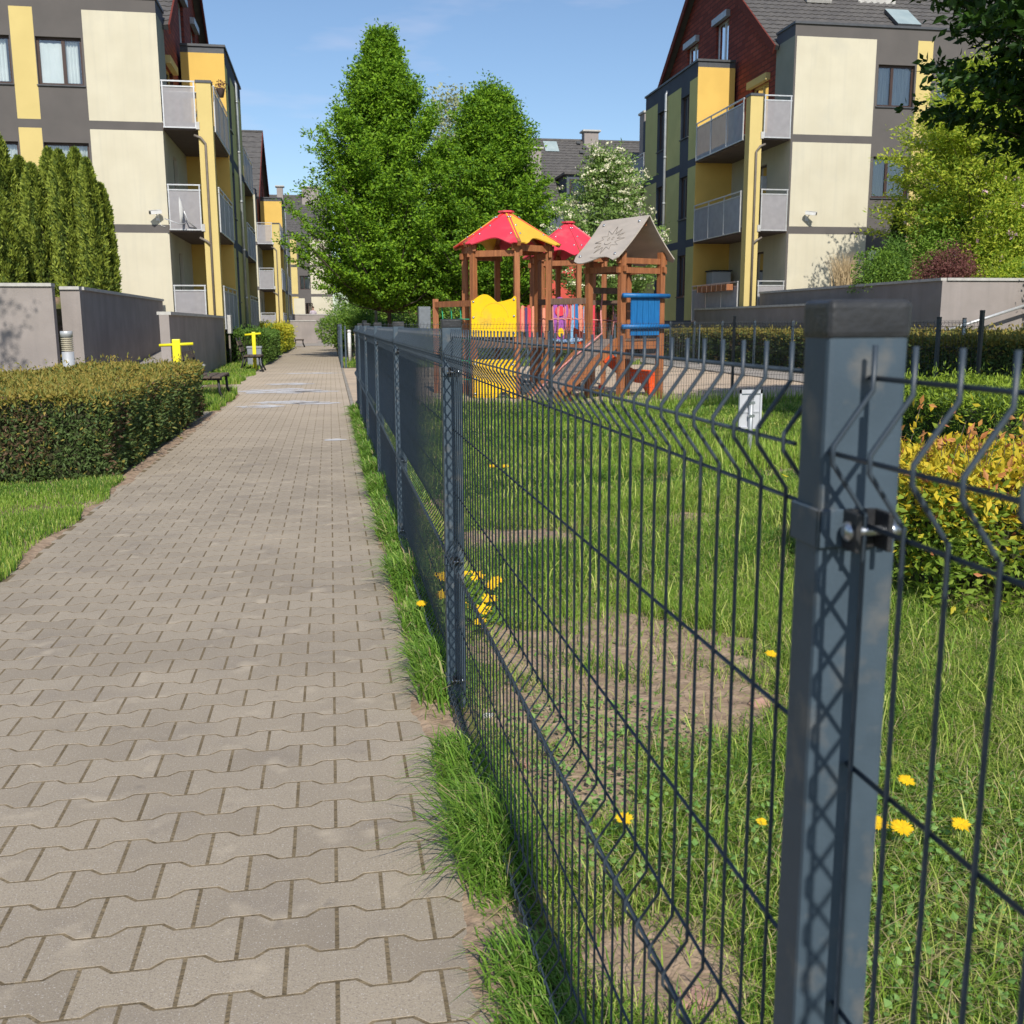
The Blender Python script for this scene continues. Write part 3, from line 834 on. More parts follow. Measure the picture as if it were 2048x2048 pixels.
def post_parts(parent, x, y, z0, h, capm, postm, w=0.06, d=0.04, rot=0.0, clamps=((1.105, -1),), bevel=0.004):
    """post with cap; local frame: the run goes along +Y before the rotation"""
    c, s_ = math.cos(rot), math.sin(rot)
    T = lambda p: (x + p[0] * c - p[1] * s_, y + p[0] * s_ + p[1] * c, z0 + p[2])
    mb = MB(T); mb.bbox(-w / 2, w / 2, -d / 2, d / 2, -0.1, h - 0.02, bevel)
    po = mb.build('post', postm, parent)
    mb = MB(T)
    mb.bbox(-w / 2 - .0014, w / 2 + .0014, -d / 2 - .0014, d / 2 + .0014, h - 0.026, h + 0.002, 0.0055, seg=3)
    cp = mb.build('cap', capm, po)
    for cz, sgn in clamps:
        mb = MB(T)
        e = 0.003
        for (a, b_, c_, d_) in ((-w / 2 - e, -w / 2, -d / 2 - e, d / 2 + e), (-w / 2 - e, 0.004, -d / 2 - e, -d / 2), (-w / 2 - e, 0.004, d / 2, d / 2 + e)):
            mb.bbox(a, b_, c_, d_, cz - .014, cz + .014, .0009, seg=1)
        mb.bbox(-0.014, -0.010, -d / 2 - .023, -d / 2, cz - .014, cz + .014, 0.0012, mi=1)
        mb.bbox(0.010, 0.014, -d / 2 - .023, -d / 2, cz - .014, cz + .014, 0.0012, mi=1)
        mb.box(-0.010, 0.010, -d / 2 - .004, -d / 2, cz - .014, cz + .014, 1)
        cl = mb.build('clamp', [postm, CAPM], po)
        mb = MB(T)
        yy = -d / 2 - .013
        mb.tube([(-0.0145, yy, cz), (-0.0165, yy, cz), (-0.0185, yy, cz)], 0.0075, 12, taper=[1, .92, .55])
        mb.tube([(-0.0145, yy, cz), (0.026, yy, cz)], 0.0036, 8)
        mb.tube([(0.0145, yy, cz), (0.020, yy, cz)], 0.0068, 6)
        mb.build('bolt', STEEL, cl)
    return po

FX, FY, FS = 0.37, 0.69, 2.53
fence = empty('wire_fence', (FX, FY, 0), 'anthracite welded wire fence with folded panels along the paved path', 'fence')
pm = None
for i in range(-1, 6):
    y = FY + i * FS
    if pm is None:
        pm = panel_mb(2.45).build('wire_panel', WIRE)
        base = pm; base.parent = fence
    else:
        base = pm.copy(); scene.collection.objects.link(base); base.parent = fence
    # the last wire of a panel stands just before the next post
    base.location = (-0.003, y + 2.496 - 2.45 - FY, 0)
    if i == 0: pass
for i in range(0, 6):
    post_parts(fence, FX, FY + i * FS, 0, 1.264, CAPM, FENCE, clamps=((1.105, -1), (0.50, -1), (0.10, -1)) if i < 3 else ((1.105, -1),))

def run(name, pts, h, label, postm=FDARK, wirem=FDARK, r=0.0024, group=None, blackposts=(), taller={}):
    root = empty(name, (pts[0][0], pts[0][1], 0), label, 'fence', group)
    for i in range(len(pts)):
        x, y = pts[i]
        ax, ay = pts[min(i + 1, len(pts) - 1)]; bx, by = pts[max(i - 1, 0)]
        rot = math.atan2(ay - by, ax - bx) - math.pi / 2
        post_parts(root, x, y, 0, taller.get(i, h + 0.03), CAPM, CAPM if i in blackposts else postm, rot=rot, clamps=((h - .13, -1),), bevel=0.003)
        if i < len(pts) - 1:
            x2, y2 = pts[i + 1]
            L = math.hypot(x2 - x, y2 - y); a = math.atan2(y2 - y, x2 - x) - math.pi / 2
            mb = panel_mb(L - 0.05, h=h, r=r, n=3)
            src = mb.v; mb2 = MB(); c, s_ = math.cos(a), math.sin(a)
            mb2.v = [(x + p[0] * c - (p[1] + .03) * s_, y + p[0] * s_ + (p[1] + .03) * c, p[2]) for p in src]
            mb2.f, mb2.m, mb2.sm = mb.f, mb.m, mb.sm
            mb2.build('wire_panel', wirem, root)
    return root
P6 = (FX, FY + 5 * FS)
run('wire_fence', [P6 and (FX + 0.06, P6[1]), (3.05, 14.3), (6.25, 15.5), (7.95, 12.62), (8.22, 12.1)], 1.27, 'dark thin wire fence crossing the far edge of the meadow in front of the playground',
    blackposts=(2, 4), taller={2: 1.36, 4: 1.40, 3: 1.32})
run('wire_fence', [(11.6, 17.6 + 2.42 * i) for i in range(8)], 1.30, 'dark wire fence between the grey side path and the long yew hedge', postm=FENCE, taller={})
run('wire_fence', [(0.30, 30.6 + 2.5 * i) for i in range(6)], 1.25, 'anthracite wire fence continuing along the path beyond the playground opening', postm=FENCE)
run('wire_fence', [(0.42 + 2.7 * i, 30.62) for i in range(5)], 1.20, 'wire fence closing the far side of the playground', postm=FENCE)

# small sign on a post, seen from behind
sg = empty('sign', (3.78, 8.9, 0), 'small grey back of a square sign on a short post in the meadow', 'sign')
mb = MB(); mb.tube([(3.78, 8.9, -.1), (3.78, 8.9, 0.60)], 0.022, 10); mb.build('post', PIPE, sg)
mb = MB()
sx0, sx1, sz0, sz1 = 3.67, 3.89, 0.29, 0.65
mb.bbox(sx0, sx1, 8.925, 8.935, sz0, sz1, 0.003)
for (a, b_, c_, d_) in ((sx0, sx1, sz1 - .035, sz1), (sx0, sx1, sz0, sz0 + .02), (sx0, sx0 + .02, sz0, sz1), (sx1 - .02, sx1, sz0, sz1)):
    mb.box(a + .001, b_ - .001, 8.908, 8.926, c_, d_)
mb.box(sx0 + .022, sx1 - .022, 8.916, 8.9248, 0.44, 0.455)
mb.build('board', mat('sign back', (0.55, 0.56, 0.60), (0.48, 0.49, 0.53), rough=0.4, metal=0.2), sg)
mb = MB(); mb.box(3.752, 3.808, 8.876, 8.9, 0.52, 0.545); mb.box(3.752, 3.808, 8.876, 8.9, 0.40, 0.425); mb.build('bracket', STEEL, sg)

# ================================================================== FLOWERS AND STONES IN THE MEADOW
def dandelion(x, y, z, r, label):
    t = empty('dandelion', (x, y, 0), label, 'flower', 'yellow dandelions in the meadow')
    lx, ly = random.uniform(-.02, .02), random.uniform(-.02, .02)
    mb = MB(); mb.tube([(x + lx, y + ly, 0), (x + lx * .3, y + ly * .3, z * .6), (x, y, z)], 0.0018, 5)
    mb.build('stem', leafm('dandelion stem', (0.16, 0.22, 0.06), (0.2, 0.26, 0.08)), t)
    n = 150
    a = rng.uniform(0, 2 * np.pi, n); ring = rng.uniform(0.1, 1, n)
    P = np.stack([x + np.cos(a) * r * .2 * ring, y + np.sin(a) * r * .2 * ring, np.full(n, z)], 1)
    ax = unit(np.stack([np.cos(a) * ring, np.sin(a) * ring, 0.95 - 0.72 * ring + rng.uniform(0, .2, n)], 1))
    V, Q = leaf_geo(P, r * 0.95, axis=ax, astr=1.0, bias=np.tile([[0, -.3, 1.0]], (n, 1)), bstr=0.9, aspect=0.30)
    np_mesh('flower_head', V, [(Q, 0)], PETY, t)
for x, y, z, r, lb in ((1.51, 3.29, .09, .019, 'single dandelion on the right edge of the bare soil patch'),
                       (1.41, 2.24, .10, .018, 'dandelion highest of the group right of the near post'),
                       (1.23, 2.06, .09, .021, 'dandelion half hidden by the right edge of the near post'),
                       (1.275, 2.03, .09, .023, 'large round dandelion just right of the near post'),
                       (1.42, 2.02, .09, .02, 'dandelion furthest right in the near grass'),
                       (0.65, 2.19, .09, .018, 'dandelion behind the near fence panel left of the post'),
                       (0.99, 2.17, .06, .012, 'tiny closed dandelion left of the near post'),
                       (1.28, 8.27, .10, .03, 'left one of two far dandelions in the tall meadow'),
                       (1.38, 8.25, .10, .03, 'right one of two far dandelions in the tall meadow'),
                       (0.335, 4.12, .11, .02, 'dandelion growing on the path side of the fence')):
    dandelion(x, y, z, r, lb)
# dense yellow clump behind the second post
cl = empty('flower_clump', (0.58, 4.2, 0), 'dense clump of bright yellow flowers behind the second fence post', 'flowers')
fl = [(.45, 4.42, .15), (.50, 4.32, .17), (.55, 4.46, .15), (.60, 4.36, .16), (.66, 4.30, .13), (.50, 4.10, .10), (.62, 4.15, .11), (.46, 3.97, .12), (.55, 3.92, .08), (.70, 4.42, .12), (.43, 4.18, .13), (.58, 4.02, .10)]
Vs, Qs, k0 = [], [], 0
stem = MB()
for x, y, z in fl:
    n = 46; r = rng.uniform(.024, .034)
    a = rng.uniform(0, 2 * np.pi, n)
    P = np.tile([[x, y, z]], (n, 1)); ring = rng.uniform(.3, 1, n)
    ax = unit(np.stack([np.cos(a) * ring, np.sin(a) * ring - .25, .35 + rng.uniform(-.2, .2, n)], 1))
    V, Q = leaf_geo(P, r, axis=ax, astr=1.0, bias=np.tile([[0, -.5, 1.0]], (n, 1)), bstr=0.85, aspect=0.42)
    Vs.append(V); Qs.append(Q + k0); k0 += len(V)
    stem.tube([(.56 + (x - .56) * .5, 4.2 + (y - 4.2) * .5, 0), (x, y, z)], 0.003, 4)
np_mesh('blossoms', np.concatenate(Vs), [(np.concatenate(Qs), 0)], PETY, cl)
stem.build('stems', L_GREEN[1], cl)
P = np.stack([rng.normal(.56, .08, 420), rng.normal(4.2, .17, 420), rng.uniform(.02, .11, 420)], 1)
leaf_obj('foliage', P, 0.05, L_GREEN, cl, bias=np.tile([[0, 0, 1.0]], (420, 1)), bstr=.4, aspect=.35)

def stone(x, y, s_, label, m):
    bm = bmesh.new(); bmesh.ops.create_icosphere(bm, subdivisions=3, radius=1)
    for v in bm.verts:
        p = v.co.normalized()
        k = 1 + .16 * math.sin(p.x * 4 + x * 50) + .12 * math.sin(p.y * 6 + y * 30) + .08 * math.sin(p.z * 9 + p.x * 7)
        v.co = Vector((p.x * s_ * 1.2, p.y * s_, p.z * s_ * .75)) * k
    me = bpy.data.meshes.new('stone'); bm.to_mesh(me); bm.free(); me.materials.append(m)
    o = link_mesh('stone', me); o.location = (x, y, s_ * .35); tag(o, label, 'stone')
    for p in me.polygons: p.use_smooth = True
STN = mat('field stone', (0.42, 0.38, 0.33), (0.28, 0.25, 0.22), scale=30, bump=.8, bscale=60, rough=.95)
PINKS = mat('pinkish stone', (0.42, 0.25, 0.20), (0.34, 0.2, 0.16), scale=30, bump=.8, bscale=60, rough=.95)
stone(1.36, 3.02, .034, 'pale stone on the right end of the bare soil patch', PINKS)
stone(0.41, 2.30, .028, 'grey stone pressed against the foot of the fence beside the path', STN)
stone(0.50, 2.72, .022, 'small pink stone behind the near fence panel', PINKS)
stone(0.46, 3.1, .014, 'tiny white pebble on the bare soil', mat('white stone', (0.7, 0.68, 0.64), rough=.8))
stone(0.62, 1.62, .030, 'brown stone at the lower edge between the fence wires', PINKS)

# ================================================================== HEDGES AND SHRUBS
def box_points(x0, x1, y0, y1, z0, z1, dens, faces='-y+x-x+z+y', round_=0.08, depth=0.10):
    P, N = [], []
    def add(n, f):
        n = int(n)
        u, v = rng.uniform(0, 1, n), rng.uniform(0, 1, n)
        p, nn = f(u, v)
        P.append(p); N.append(np.tile(np.array([nn], float), (n, 1)))
    if '-y' in faces: add((x1 - x0) * (z1 - z0) * dens, lambda u, v: (np.stack([x0 + u * (x1 - x0), np.full(len(u), y0), z0 + v * (z1 - z0)], 1), (0, -1, 0)))
    if '+y' in faces: add((x1 - x0) * (z1 - z0) * dens * .5, lambda u, v: (np.stack([x0 + u * (x1 - x0), np.full(len(u), y1), z0 + v * (z1 - z0)], 1), (0, 1, 0)))
    if '-x' in faces: add((y1 - y0) * (z1 - z0) * dens, lambda u, v: (np.stack([np.full(len(u), x0), y0 + u * (y1 - y0), z0 + v * (z1 - z0)], 1), (-1, 0, 0)))
    if '+x' in faces: add((y1 - y0) * (z1 - z0) * dens, lambda u, v: (np.stack([np.full(len(u), x1), y0 + u * (y1 - y0), z0 + v * (z1 - z0)], 1), (1, 0, 0)))
    if '+z' in faces: add((y1 - y0) * (x1 - x0) * dens, lambda u, v: (np.stack([x0 + u * (x1 - x0), y0 + v * (y1 - y0), np.full(len(u), z1)], 1), (0, 0, 1)))
    P, N = np.concatenate(P), np.concatenate(N)
    # round the edges and make the surface lumpy
    c = np.array([[(x0 + x1) / 2, (y0 + y1) / 2, z0 + (z1 - z0) * .5]])
    half = np.array([[(x1 - x0) / 2, (y1 - y0) / 2, (z1 - z0) / 2]])
    q = np.abs(P - c) / half
    edge = np.sort(half - np.abs(P - c), 1)[:, 1]
    pull = np.clip(1 - edge / round_, 0, 1) ** 2 * round_ * .45
    P = P - N * pull[:, None]
    lump = vnoise(P, 5.0, 5) * .6 + vnoise(P, 13.0, 6) * .45 + (rng.uniform(0, 1, len(P)) < .02) * 1.6
    P = P + N * (lump[:, None] * depth * .55 - np.abs(rng.normal(0, 1, (len(P), 1))) * depth * .35)
    return P, N, lump

def hedge(name, b, dens, size, mats, label, cat='hedge', tipz=None, tipp=.8, group=None, aspect=.4, depth=.10, core=.09, faces='-y+x-x+z+y', mixp=.12, coremat=DARKCORE):
    x0, x1, y0, y1, z0, z1 = b
    root = empty(name, ((x0 + x1) / 2, (y0 + y1) / 2, 0), label, cat, group)
    P, N, lump = box_points(x0, x1, y0, y1, z0, z1, dens, faces, depth=depth)
    n = len(P)
    if len(mats) > 1:
        zt = tipz if tipz is not None else z1 - .1
        zz = np.clip((P[:, 2] - zt) / (z1 - zt + 1e-6), 0, 1)
        pr = rng.uniform(0, 1, n)
        mi = np.where(pr < np.clip(zz * tipp + mixp * (lump > .1) + .03, 0, 1), 0, 1)
        if len(mats) > 2:
            pz = np.where(mats[2].name.startswith('brown'), .10 * (1 - zz) * (vnoise(P, 4.0, 77) > .25) * 4, .10 * (.3 + zz))
            mi = np.where(rng.uniform(0, 1, n) < pz, 2, mi)
    else: mi = np.zeros(n, int)
    ax = unit(N * .8 + rng.normal(0, .5, (n, 3)) + np.array([[0, 0, .35]]))
    leaf_obj('foliage', P, size, mats, root, mi=mi, axis=ax, astr=.75, aspect=aspect, bias=unit(N + np.array([[0, 0, .6]])), bstr=.25)
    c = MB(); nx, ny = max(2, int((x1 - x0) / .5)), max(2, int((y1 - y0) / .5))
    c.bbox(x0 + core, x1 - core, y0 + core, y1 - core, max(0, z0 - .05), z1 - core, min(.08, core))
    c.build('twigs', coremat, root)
    return root
hedge('yew_hedge', (-7.2, -1.80, 8.75, 12.7, 0.0, 0.70), 5200, 0.042, L_YEWT, 'clipped dark yew hedge with bronze tips at the left edge of the path', tipz=.52, tipp=.9, depth=.12, faces='-y+x+z')
hedge('yew_hedge', (-3.4, -1.75, 12.75, 14.6, 0.05, 0.74), 3400, 0.05, L_YEWT, 'second block of the yew hedge behind the first, beside the wooden bench', tipz=.5, tipp=.85, depth=.12, faces='-y+x+z-x')
hedge('boxwood_hedge', (-3.25, -2.02, 33.5, 42.5, 0.08, 1.02), 750, 0.10, [L_GREEN[1], L_LOW[1]], 'rounded dark green hedge beside the path before the yellow hedge', tipz=.5, tipp=.75, depth=.2, faces='-y+x+z', core=.15)
hedge('golden_hedge', (-3.4, -2.05, 46.5, 58, 0.08, 1.20), 420, 0.13, L_YELLOW, 'bright yellow hedge beside the path behind the green hedge', tipz=.3, tipp=.9, depth=.22, faces='-y+x+z', core=.15)
hedge('yew_hedge', (11.85, 13.6, 15.6, 36.0, 0.05, 1.02), 900, 0.085, L_YEWT, 'long clipped yew hedge with bronze top behind the right wire fence', tipz=.72, tipp=.95, depth=.16, faces='-y-x+z', core=.13)
hedge('yew_hedge', (8.9, 15.0, 12.9, 15.2, 0.05, 1.0), 1500, 0.07, L_YEWT, 'near end of the bronze topped yew hedge at the right edge', tipz=.72, tipp=.95, depth=.14, faces='-y-x+z', core=.12)
hedge('low_conifer', (4.95, 10.2, 7.1, 9.9, 0.03, 0.66), 3600, 0.05, L_LOW, 'low bright green juniper mat behind the golden bush', 'shrub', tipz=.25, tipp=.7, depth=.16, faces='-y-x+z', core=.12, aspect=.28)
hedge('privet_hedge', (0.9, 9.5, 34.2, 35.4, 0.05, 0.95), 520, 0.10, L_YEWT, 'clipped hedge with brownish twigs behind the playground far fence', tipz=.6, tipp=.8, depth=.16, faces='-y-x+z', core=.12)

def bush(name, c, r, n, size, mats, label, cat='shrub', probs=None, twigs=14, flat=.8, flower=None, fl_n=0, fl_size=.05, lumps=9, aspect=.45, parentless=True, droop=0.0, core=True, group=None, seed=0):
    """irregular shrub: several leafy lobes on stems, with gaps"""
    x, y, z = c
    root = empty(name, (x, y, z), label, cat, group)
    r_ = np.random.default_rng(100 + seed)
    cs = []
    for k in range(lumps):
        d = r_.normal(size=3); d /= np.linalg.norm(d); d[2] = abs(d[2]) * 1.0
        cs.append((np.array([x, y, z]) + np.array([d[0] * r[0], d[1] * r[1], r[2] * .45 + (d[2] - .2) * r[2] * 1.0]) * r_.uniform(.3, .62), r_.uniform(.38, .6)))
    cs.append((np.array([x, y, z + r[2] * .55]), .62))
    st = MB()
    for cc, q in cs:
        st.tube([(x + r_.normal() * .05, y + r_.normal() * .05, z - .02), (x + (cc[0] - x) * .5, y + (cc[1] - y) * .5, z + (cc[2] - z) * .6), tuple(cc)], .012 + .012 * r[2], 5, taper=[1, .7, .35])
    per = n // len(cs); Ps = []
    for cc, q in cs:
        d = unit(r_.normal(size=(per, 3)))
        rad_ = (1 - np.abs(r_.normal(0, .22, per)))[:, None]
        lump = 1 + .16 * vnoise(d, 5.0, int(q * 1000))[:, None]
        Ps.append(cc[None] + d * rad_ * lump * q * np.array([[r[0], r[1], r[2] * flat]]))
    P = np.concatenate(Ps)
    P = P[P[:, 2] > z + .01]
    N = unit((P - np.array([[x, y, z + r[2] * .3]])) / np.array([r]))
    st.build('stems', BARK, root)
    leaf_obj('foliage', P, size, mats, root, probs=probs, axis=unit(N + rng.normal(0, .6, P.shape)), astr=.7, bias=unit(N + np.array([[0, 0, .7]])), bstr=.3, aspect=aspect, droop=droop)
    if flower is not None:
        Q = P[rng.choice(len(P), fl_n)]; Q = Q + unit(Q - np.array([[x, y, z + r[2] * .3]])) * .06
        Q = np.repeat(Q, 5, 0) + rng.normal(0, fl_size * .3, (len(Q) * 5, 3))
        leaf_obj('blossoms', Q, fl_size, [flower], root, aspect=.8)
    return root
# golden spirea by the fence
hedge('golden_spirea', (2.50, 5.0, 3.85, 4.85, 0.18, 0.64), 2900, 0.042, [L_SPIR[0], L_SPIR[1], L_SPIR[2]], 'golden yellow spirea bush with orange tips right of the near post', 'shrub', tipz=.3, tipp=.95, depth=.22, core=.16, aspect=.5, mixp=.3)
def spirea_more():
    root = [o for o in bpy.data.objects if o.name.startswith('golden_spirea')][0]
    st = MB(); Ps = []; Ms = []; As = []
    r_ = np.random.default_rng(5)
    for k in range(150):
        bx, by = r_.uniform(2.6, 4.9), r_.uniform(3.95, 4.85)
        a = r_.uniform(0, 6.28); ln = r_.uniform(.02, .3)
        tx, ty, tz = bx + math.cos(a) * ln, by + math.sin(a) * ln - .08, r_.uniform(.50, .84)
        st.tube([(bx, by, 0.02), ((bx + tx) / 2, (by + ty) / 2, tz * .6), (tx, ty, tz)], .0035, 4, taper=[1, .7, .4])
        m = 26
        t = r_.uniform(.35, 1.0, m)
        Ps.append(np.stack([bx + (tx - bx) * t, by + (ty - by) * t, tz * t], 1) + r_.normal(0, .008, (m, 3)))
        Ms.append(np.where(t > .93, 2, np.where(r_.uniform(0, 1, m) < np.clip(t * 1.3 - .45, 0, .9), 0, 1)))
        aa = r_.uniform(0, 6.28, m)
        As.append(np.stack([np.cos(aa), np.sin(aa), .5 + t * .3], 1))
    # leafy skirt
    P2, N2, _ = box_points(2.46, 5.0, 3.74, 4.85, .04, .58, 2000, '-y-x', depth=.3)
    Ps.append(P2); Ms.append(np.where(rng.uniform(0, 1, len(P2)) < np.clip(P2[:, 2] * 2 - .55, .05, .9), 0, 1)); As.append(N2 + rng.normal(0, .5, P2.shape))
    st.build('stems', BARK, root)
    leaf_obj('shoots', np.concatenate(Ps), 0.05, L_SPIR, root, mi=np.concatenate(Ms), axis=unit(np.concatenate(As)), astr=.9, aspect=.42, bias=np.tile([[0, -.3, 1.0]], (sum(len(p) for p in Ps), 1)), bstr=.4)
spirea_more()

# ================================================================== BUILDINGS
def cells(mb, P, a_rng, z_rng, base_mi, rects, holes, flip=False, depth=0.14, D=None):
    """a wall plane split into coloured rectangles with real openings.
    P(a, z, d) -> world point, d = depth into the wall; rects (a0,a1,z0,z1,mi) painted in order"""
    a0, a1 = a_rng; z0, z1 = z_rng
    ca = {a0, a1}; cz = {z0, z1}
    for r in rects + [(*h, 0) for h in holes]:
        for v in r[:2]:
            if a0 < v < a1: ca.add(v)
        for v in r[2:4]:
            if z0 < v < z1: cz.add(v)
    ca, cz = sorted(ca), sorted(cz)
    for i in range(len(ca) - 1):
        for j in range(len(cz) - 1):
            am, zm = (ca[i] + ca[i + 1]) / 2, (cz[j] + cz[j + 1]) / 2
            if any(h[0] < am < h[1] and h[2] < zm < h[3] for h in holes): continue
            mi = base_mi
            for r in rects:
                if r[0] < am < r[1] and r[2] < zm < r[3]: mi = r[4]
            mb.quad(P(ca[i], cz[j], 0), P(ca[i + 1], cz[j], 0), P(ca[i + 1], cz[j + 1], 0), P(ca[i], cz[j + 1], 0), mi)
    for h in holes:
        mi = base_mi
        for r in rects:
            if r[0] < (h[0] + h[1]) / 2 < r[1] and r[2] < (h[2] + h[3]) / 2 < r[3]: mi = r[4]
        c = [(h[0], h[2]), (h[1], h[2]), (h[1], h[3]), (h[0], h[3])]
        for k in range(4):
            (p, q), (r_, s_) = c[k], c[(k + 1) % 4]
            mb.quad(P(p, q, 0), P(r_, s_, 0), P(r_, s_, depth), P(p, q, depth), mi)

def window(root, P, h, kind='curtain', split=0.42, frame=FRAME, sill=True, room=True, tilt=False):
    """window in the opening h=(a0,a1,z0,z1): frame, panes, curtain, dark room and sill"""
    a0, a1, z0, z1 = h
    def slab(mb, x0, x1, y0, y1, d0, d1, mi=0):
        p = [P(x, y, d) for d in (d0, d1) for y in (y0, y1) for x in (x0, x1)]
        mb._add(p, [(0, 2, 3, 1), (4, 5, 7, 6), (0, 1, 5, 4), (2, 6, 7, 3), (0, 4, 6, 2), (1, 3, 7, 5)], mi)
    t = 0.065; am_ = a0 + (a1 - a0) * (split or .5)
    mb = MB()
    slab(mb, a0, a1, z0, z0 + t, .10, .15); slab(mb, a0, a1, z1 - t, z1, .10, .15)
    slab(mb, a0, a0 + t, z0 + t, z1 - t, .10, .15); slab(mb, a1 - t, a1, z0 + t, z1 - t, .10, .15)
    if split:
        am = a0 + (a1 - a0) * split
        slab(mb, am - t * .7, am + t * .7, z0 + t, z1 - t, .098, .148)
    w = mb.build('window', frame, root)
    mb = MB(); mb.quad(P(a0 + t, z0 + t, .125), P(a1 - t, z0 + t, .125), P(a1 - t, z1 - t, .125), P(a0 + t, z1 - t, .125))
    mb.build('pane', GLASS, w)
    if kind in ('curtain', 'blind', 'mixed'):
        mb = MB()
        if kind == 'blind':
            mb.quad(P(a0 + t, z0 + t, .19), P(a1 - t, z0 + t, .19), P(a1 - t, z1 - t, .19), P(a0 + t, z1 - t, .19))
        else:
            k = 26; am = a0 + (a1 - a0) * .04
            for (s0, s1) in (((.0, .40), (.48, .97)) if kind == 'curtain' else ((.12, .40),)):
                for q in range(k):
                    u0, u1 = s0 + (s1 - s0) * q / k, s0 + (s1 - s0) * (q + 1) / k
                    f = lambda u: .22 + .02 * math.sin(u * 90 + a0 * 7)
                    x0, x1 = a0 + (a1 - a0) * u0, a0 + (a1 - a0) * u1
                    mb.quad(P(x0, z0 + .1, f(u0)), P(x1, z0 + .1, f(u1)), P(x1, z1 - t, f(u1)), P(x0, z1 - t, f(u0)))
        mb.build('curtain', CURT if kind == 'curtain' else BLIND, w)
    if kind == 'mixed':
        mb = MB(); k = 10
        for q in range(k):
            x0, x1 = am_ + (a1 - t - am_) * q / k, am_ + (a1 - t - am_) * (q + 1) / k
            f = lambda q_: .17 + .012 * math.sin(q_ * 1.9)
            mb.quad(P(x0, z0 + t, f(q)), P(x1, z0 + t, f(q + 1)), P(x1, z1 - t - .06, f(q + 1)), P(x0, z1 - t - .06, f(q)))
        mb.build('blind', BLIND, w)
    mb = MB()
    mb.quad(P(a0 - .05, z0 - .05, .55), P(a1 + .05, z0 - .05, .55), P(a1 + .05, z1 + .05, .55), P(a0 - .05, z1 + .05, .55))
    for (p, q), (r_, s_) in (((a0, z0), (a1, z0)), ((a1, z0), (a1, z1)), ((a1, z1), (a0, z1)), ((a0, z1), (a0, z0))):
        mb.quad(P(p, q, .151), P(r_, s_, .151), P(r_, s_, .55), P(p, q, .55))
    mb.build('room', ROOM, w)
    if sill:
        mb = MB(); slab(mb, a0 - .04, a1 + .04, z0 - .035, z0 - .002, -.045, .10)
        mb.build('sill', FLASH, w)
    return w

def roof_slab(mb, A, B, C, D, nx, ny, amp=.022, thick=.12, mi=0):
    """tiled roof plane: A-B eave, D-C ridge; courses step and tiles roll"""
    A, B, C, D = map(Vector, (A, B, C, D))
    N = (B - A).cross(D - A).normalized()
    if N.z < 0: N = -N
    W, Hh = nx, ny
    sx = 4
    for j in range(ny):
        v0, v1 = j / ny, (j + 1) / ny
        rows = []
        for v, lift in ((v0, amp * 1.1), (v1, 0.0)):
            row = []
            for i in range(nx * sx + 1):
                u = i / (nx * sx)
                roll = math.sin(2 * math.pi * i / sx) * amp * .55
                dv = 0.018 * math.cos(2 * math.pi * i / sx) / ny * 2.4 if lift else 0
                a = A.lerp(B, u); d = D.lerp(C, u)
                row.append(a.lerp(d, max(0, v + dv)) + N * (lift + roll))
            rows.append(row)
        b = len(mb.v); n = len(rows[0])
        low = [p - N * amp * 1.2 for p in rows[0]]
        mb._add(low + rows[0] + rows[1], [(i, i + 1, n + i + 1, n + i) for i in range(n - 1)] + [(n + i, n + i + 1, 2 * n + i + 1, 2 * n + i) for i in range(n - 1)], mi)
    mb._add([A - N * thick, B - N * thick, C - N * thick, D - N * thick], [(0, 1, 2, 3)], mi + 1)
    for p, q in ((A, B), (B, C), (C, D), (D, A)):
        mb._add([p - N * thick, q - N * thick, q, p], [(0, 1, 2, 3)], mi + 1)

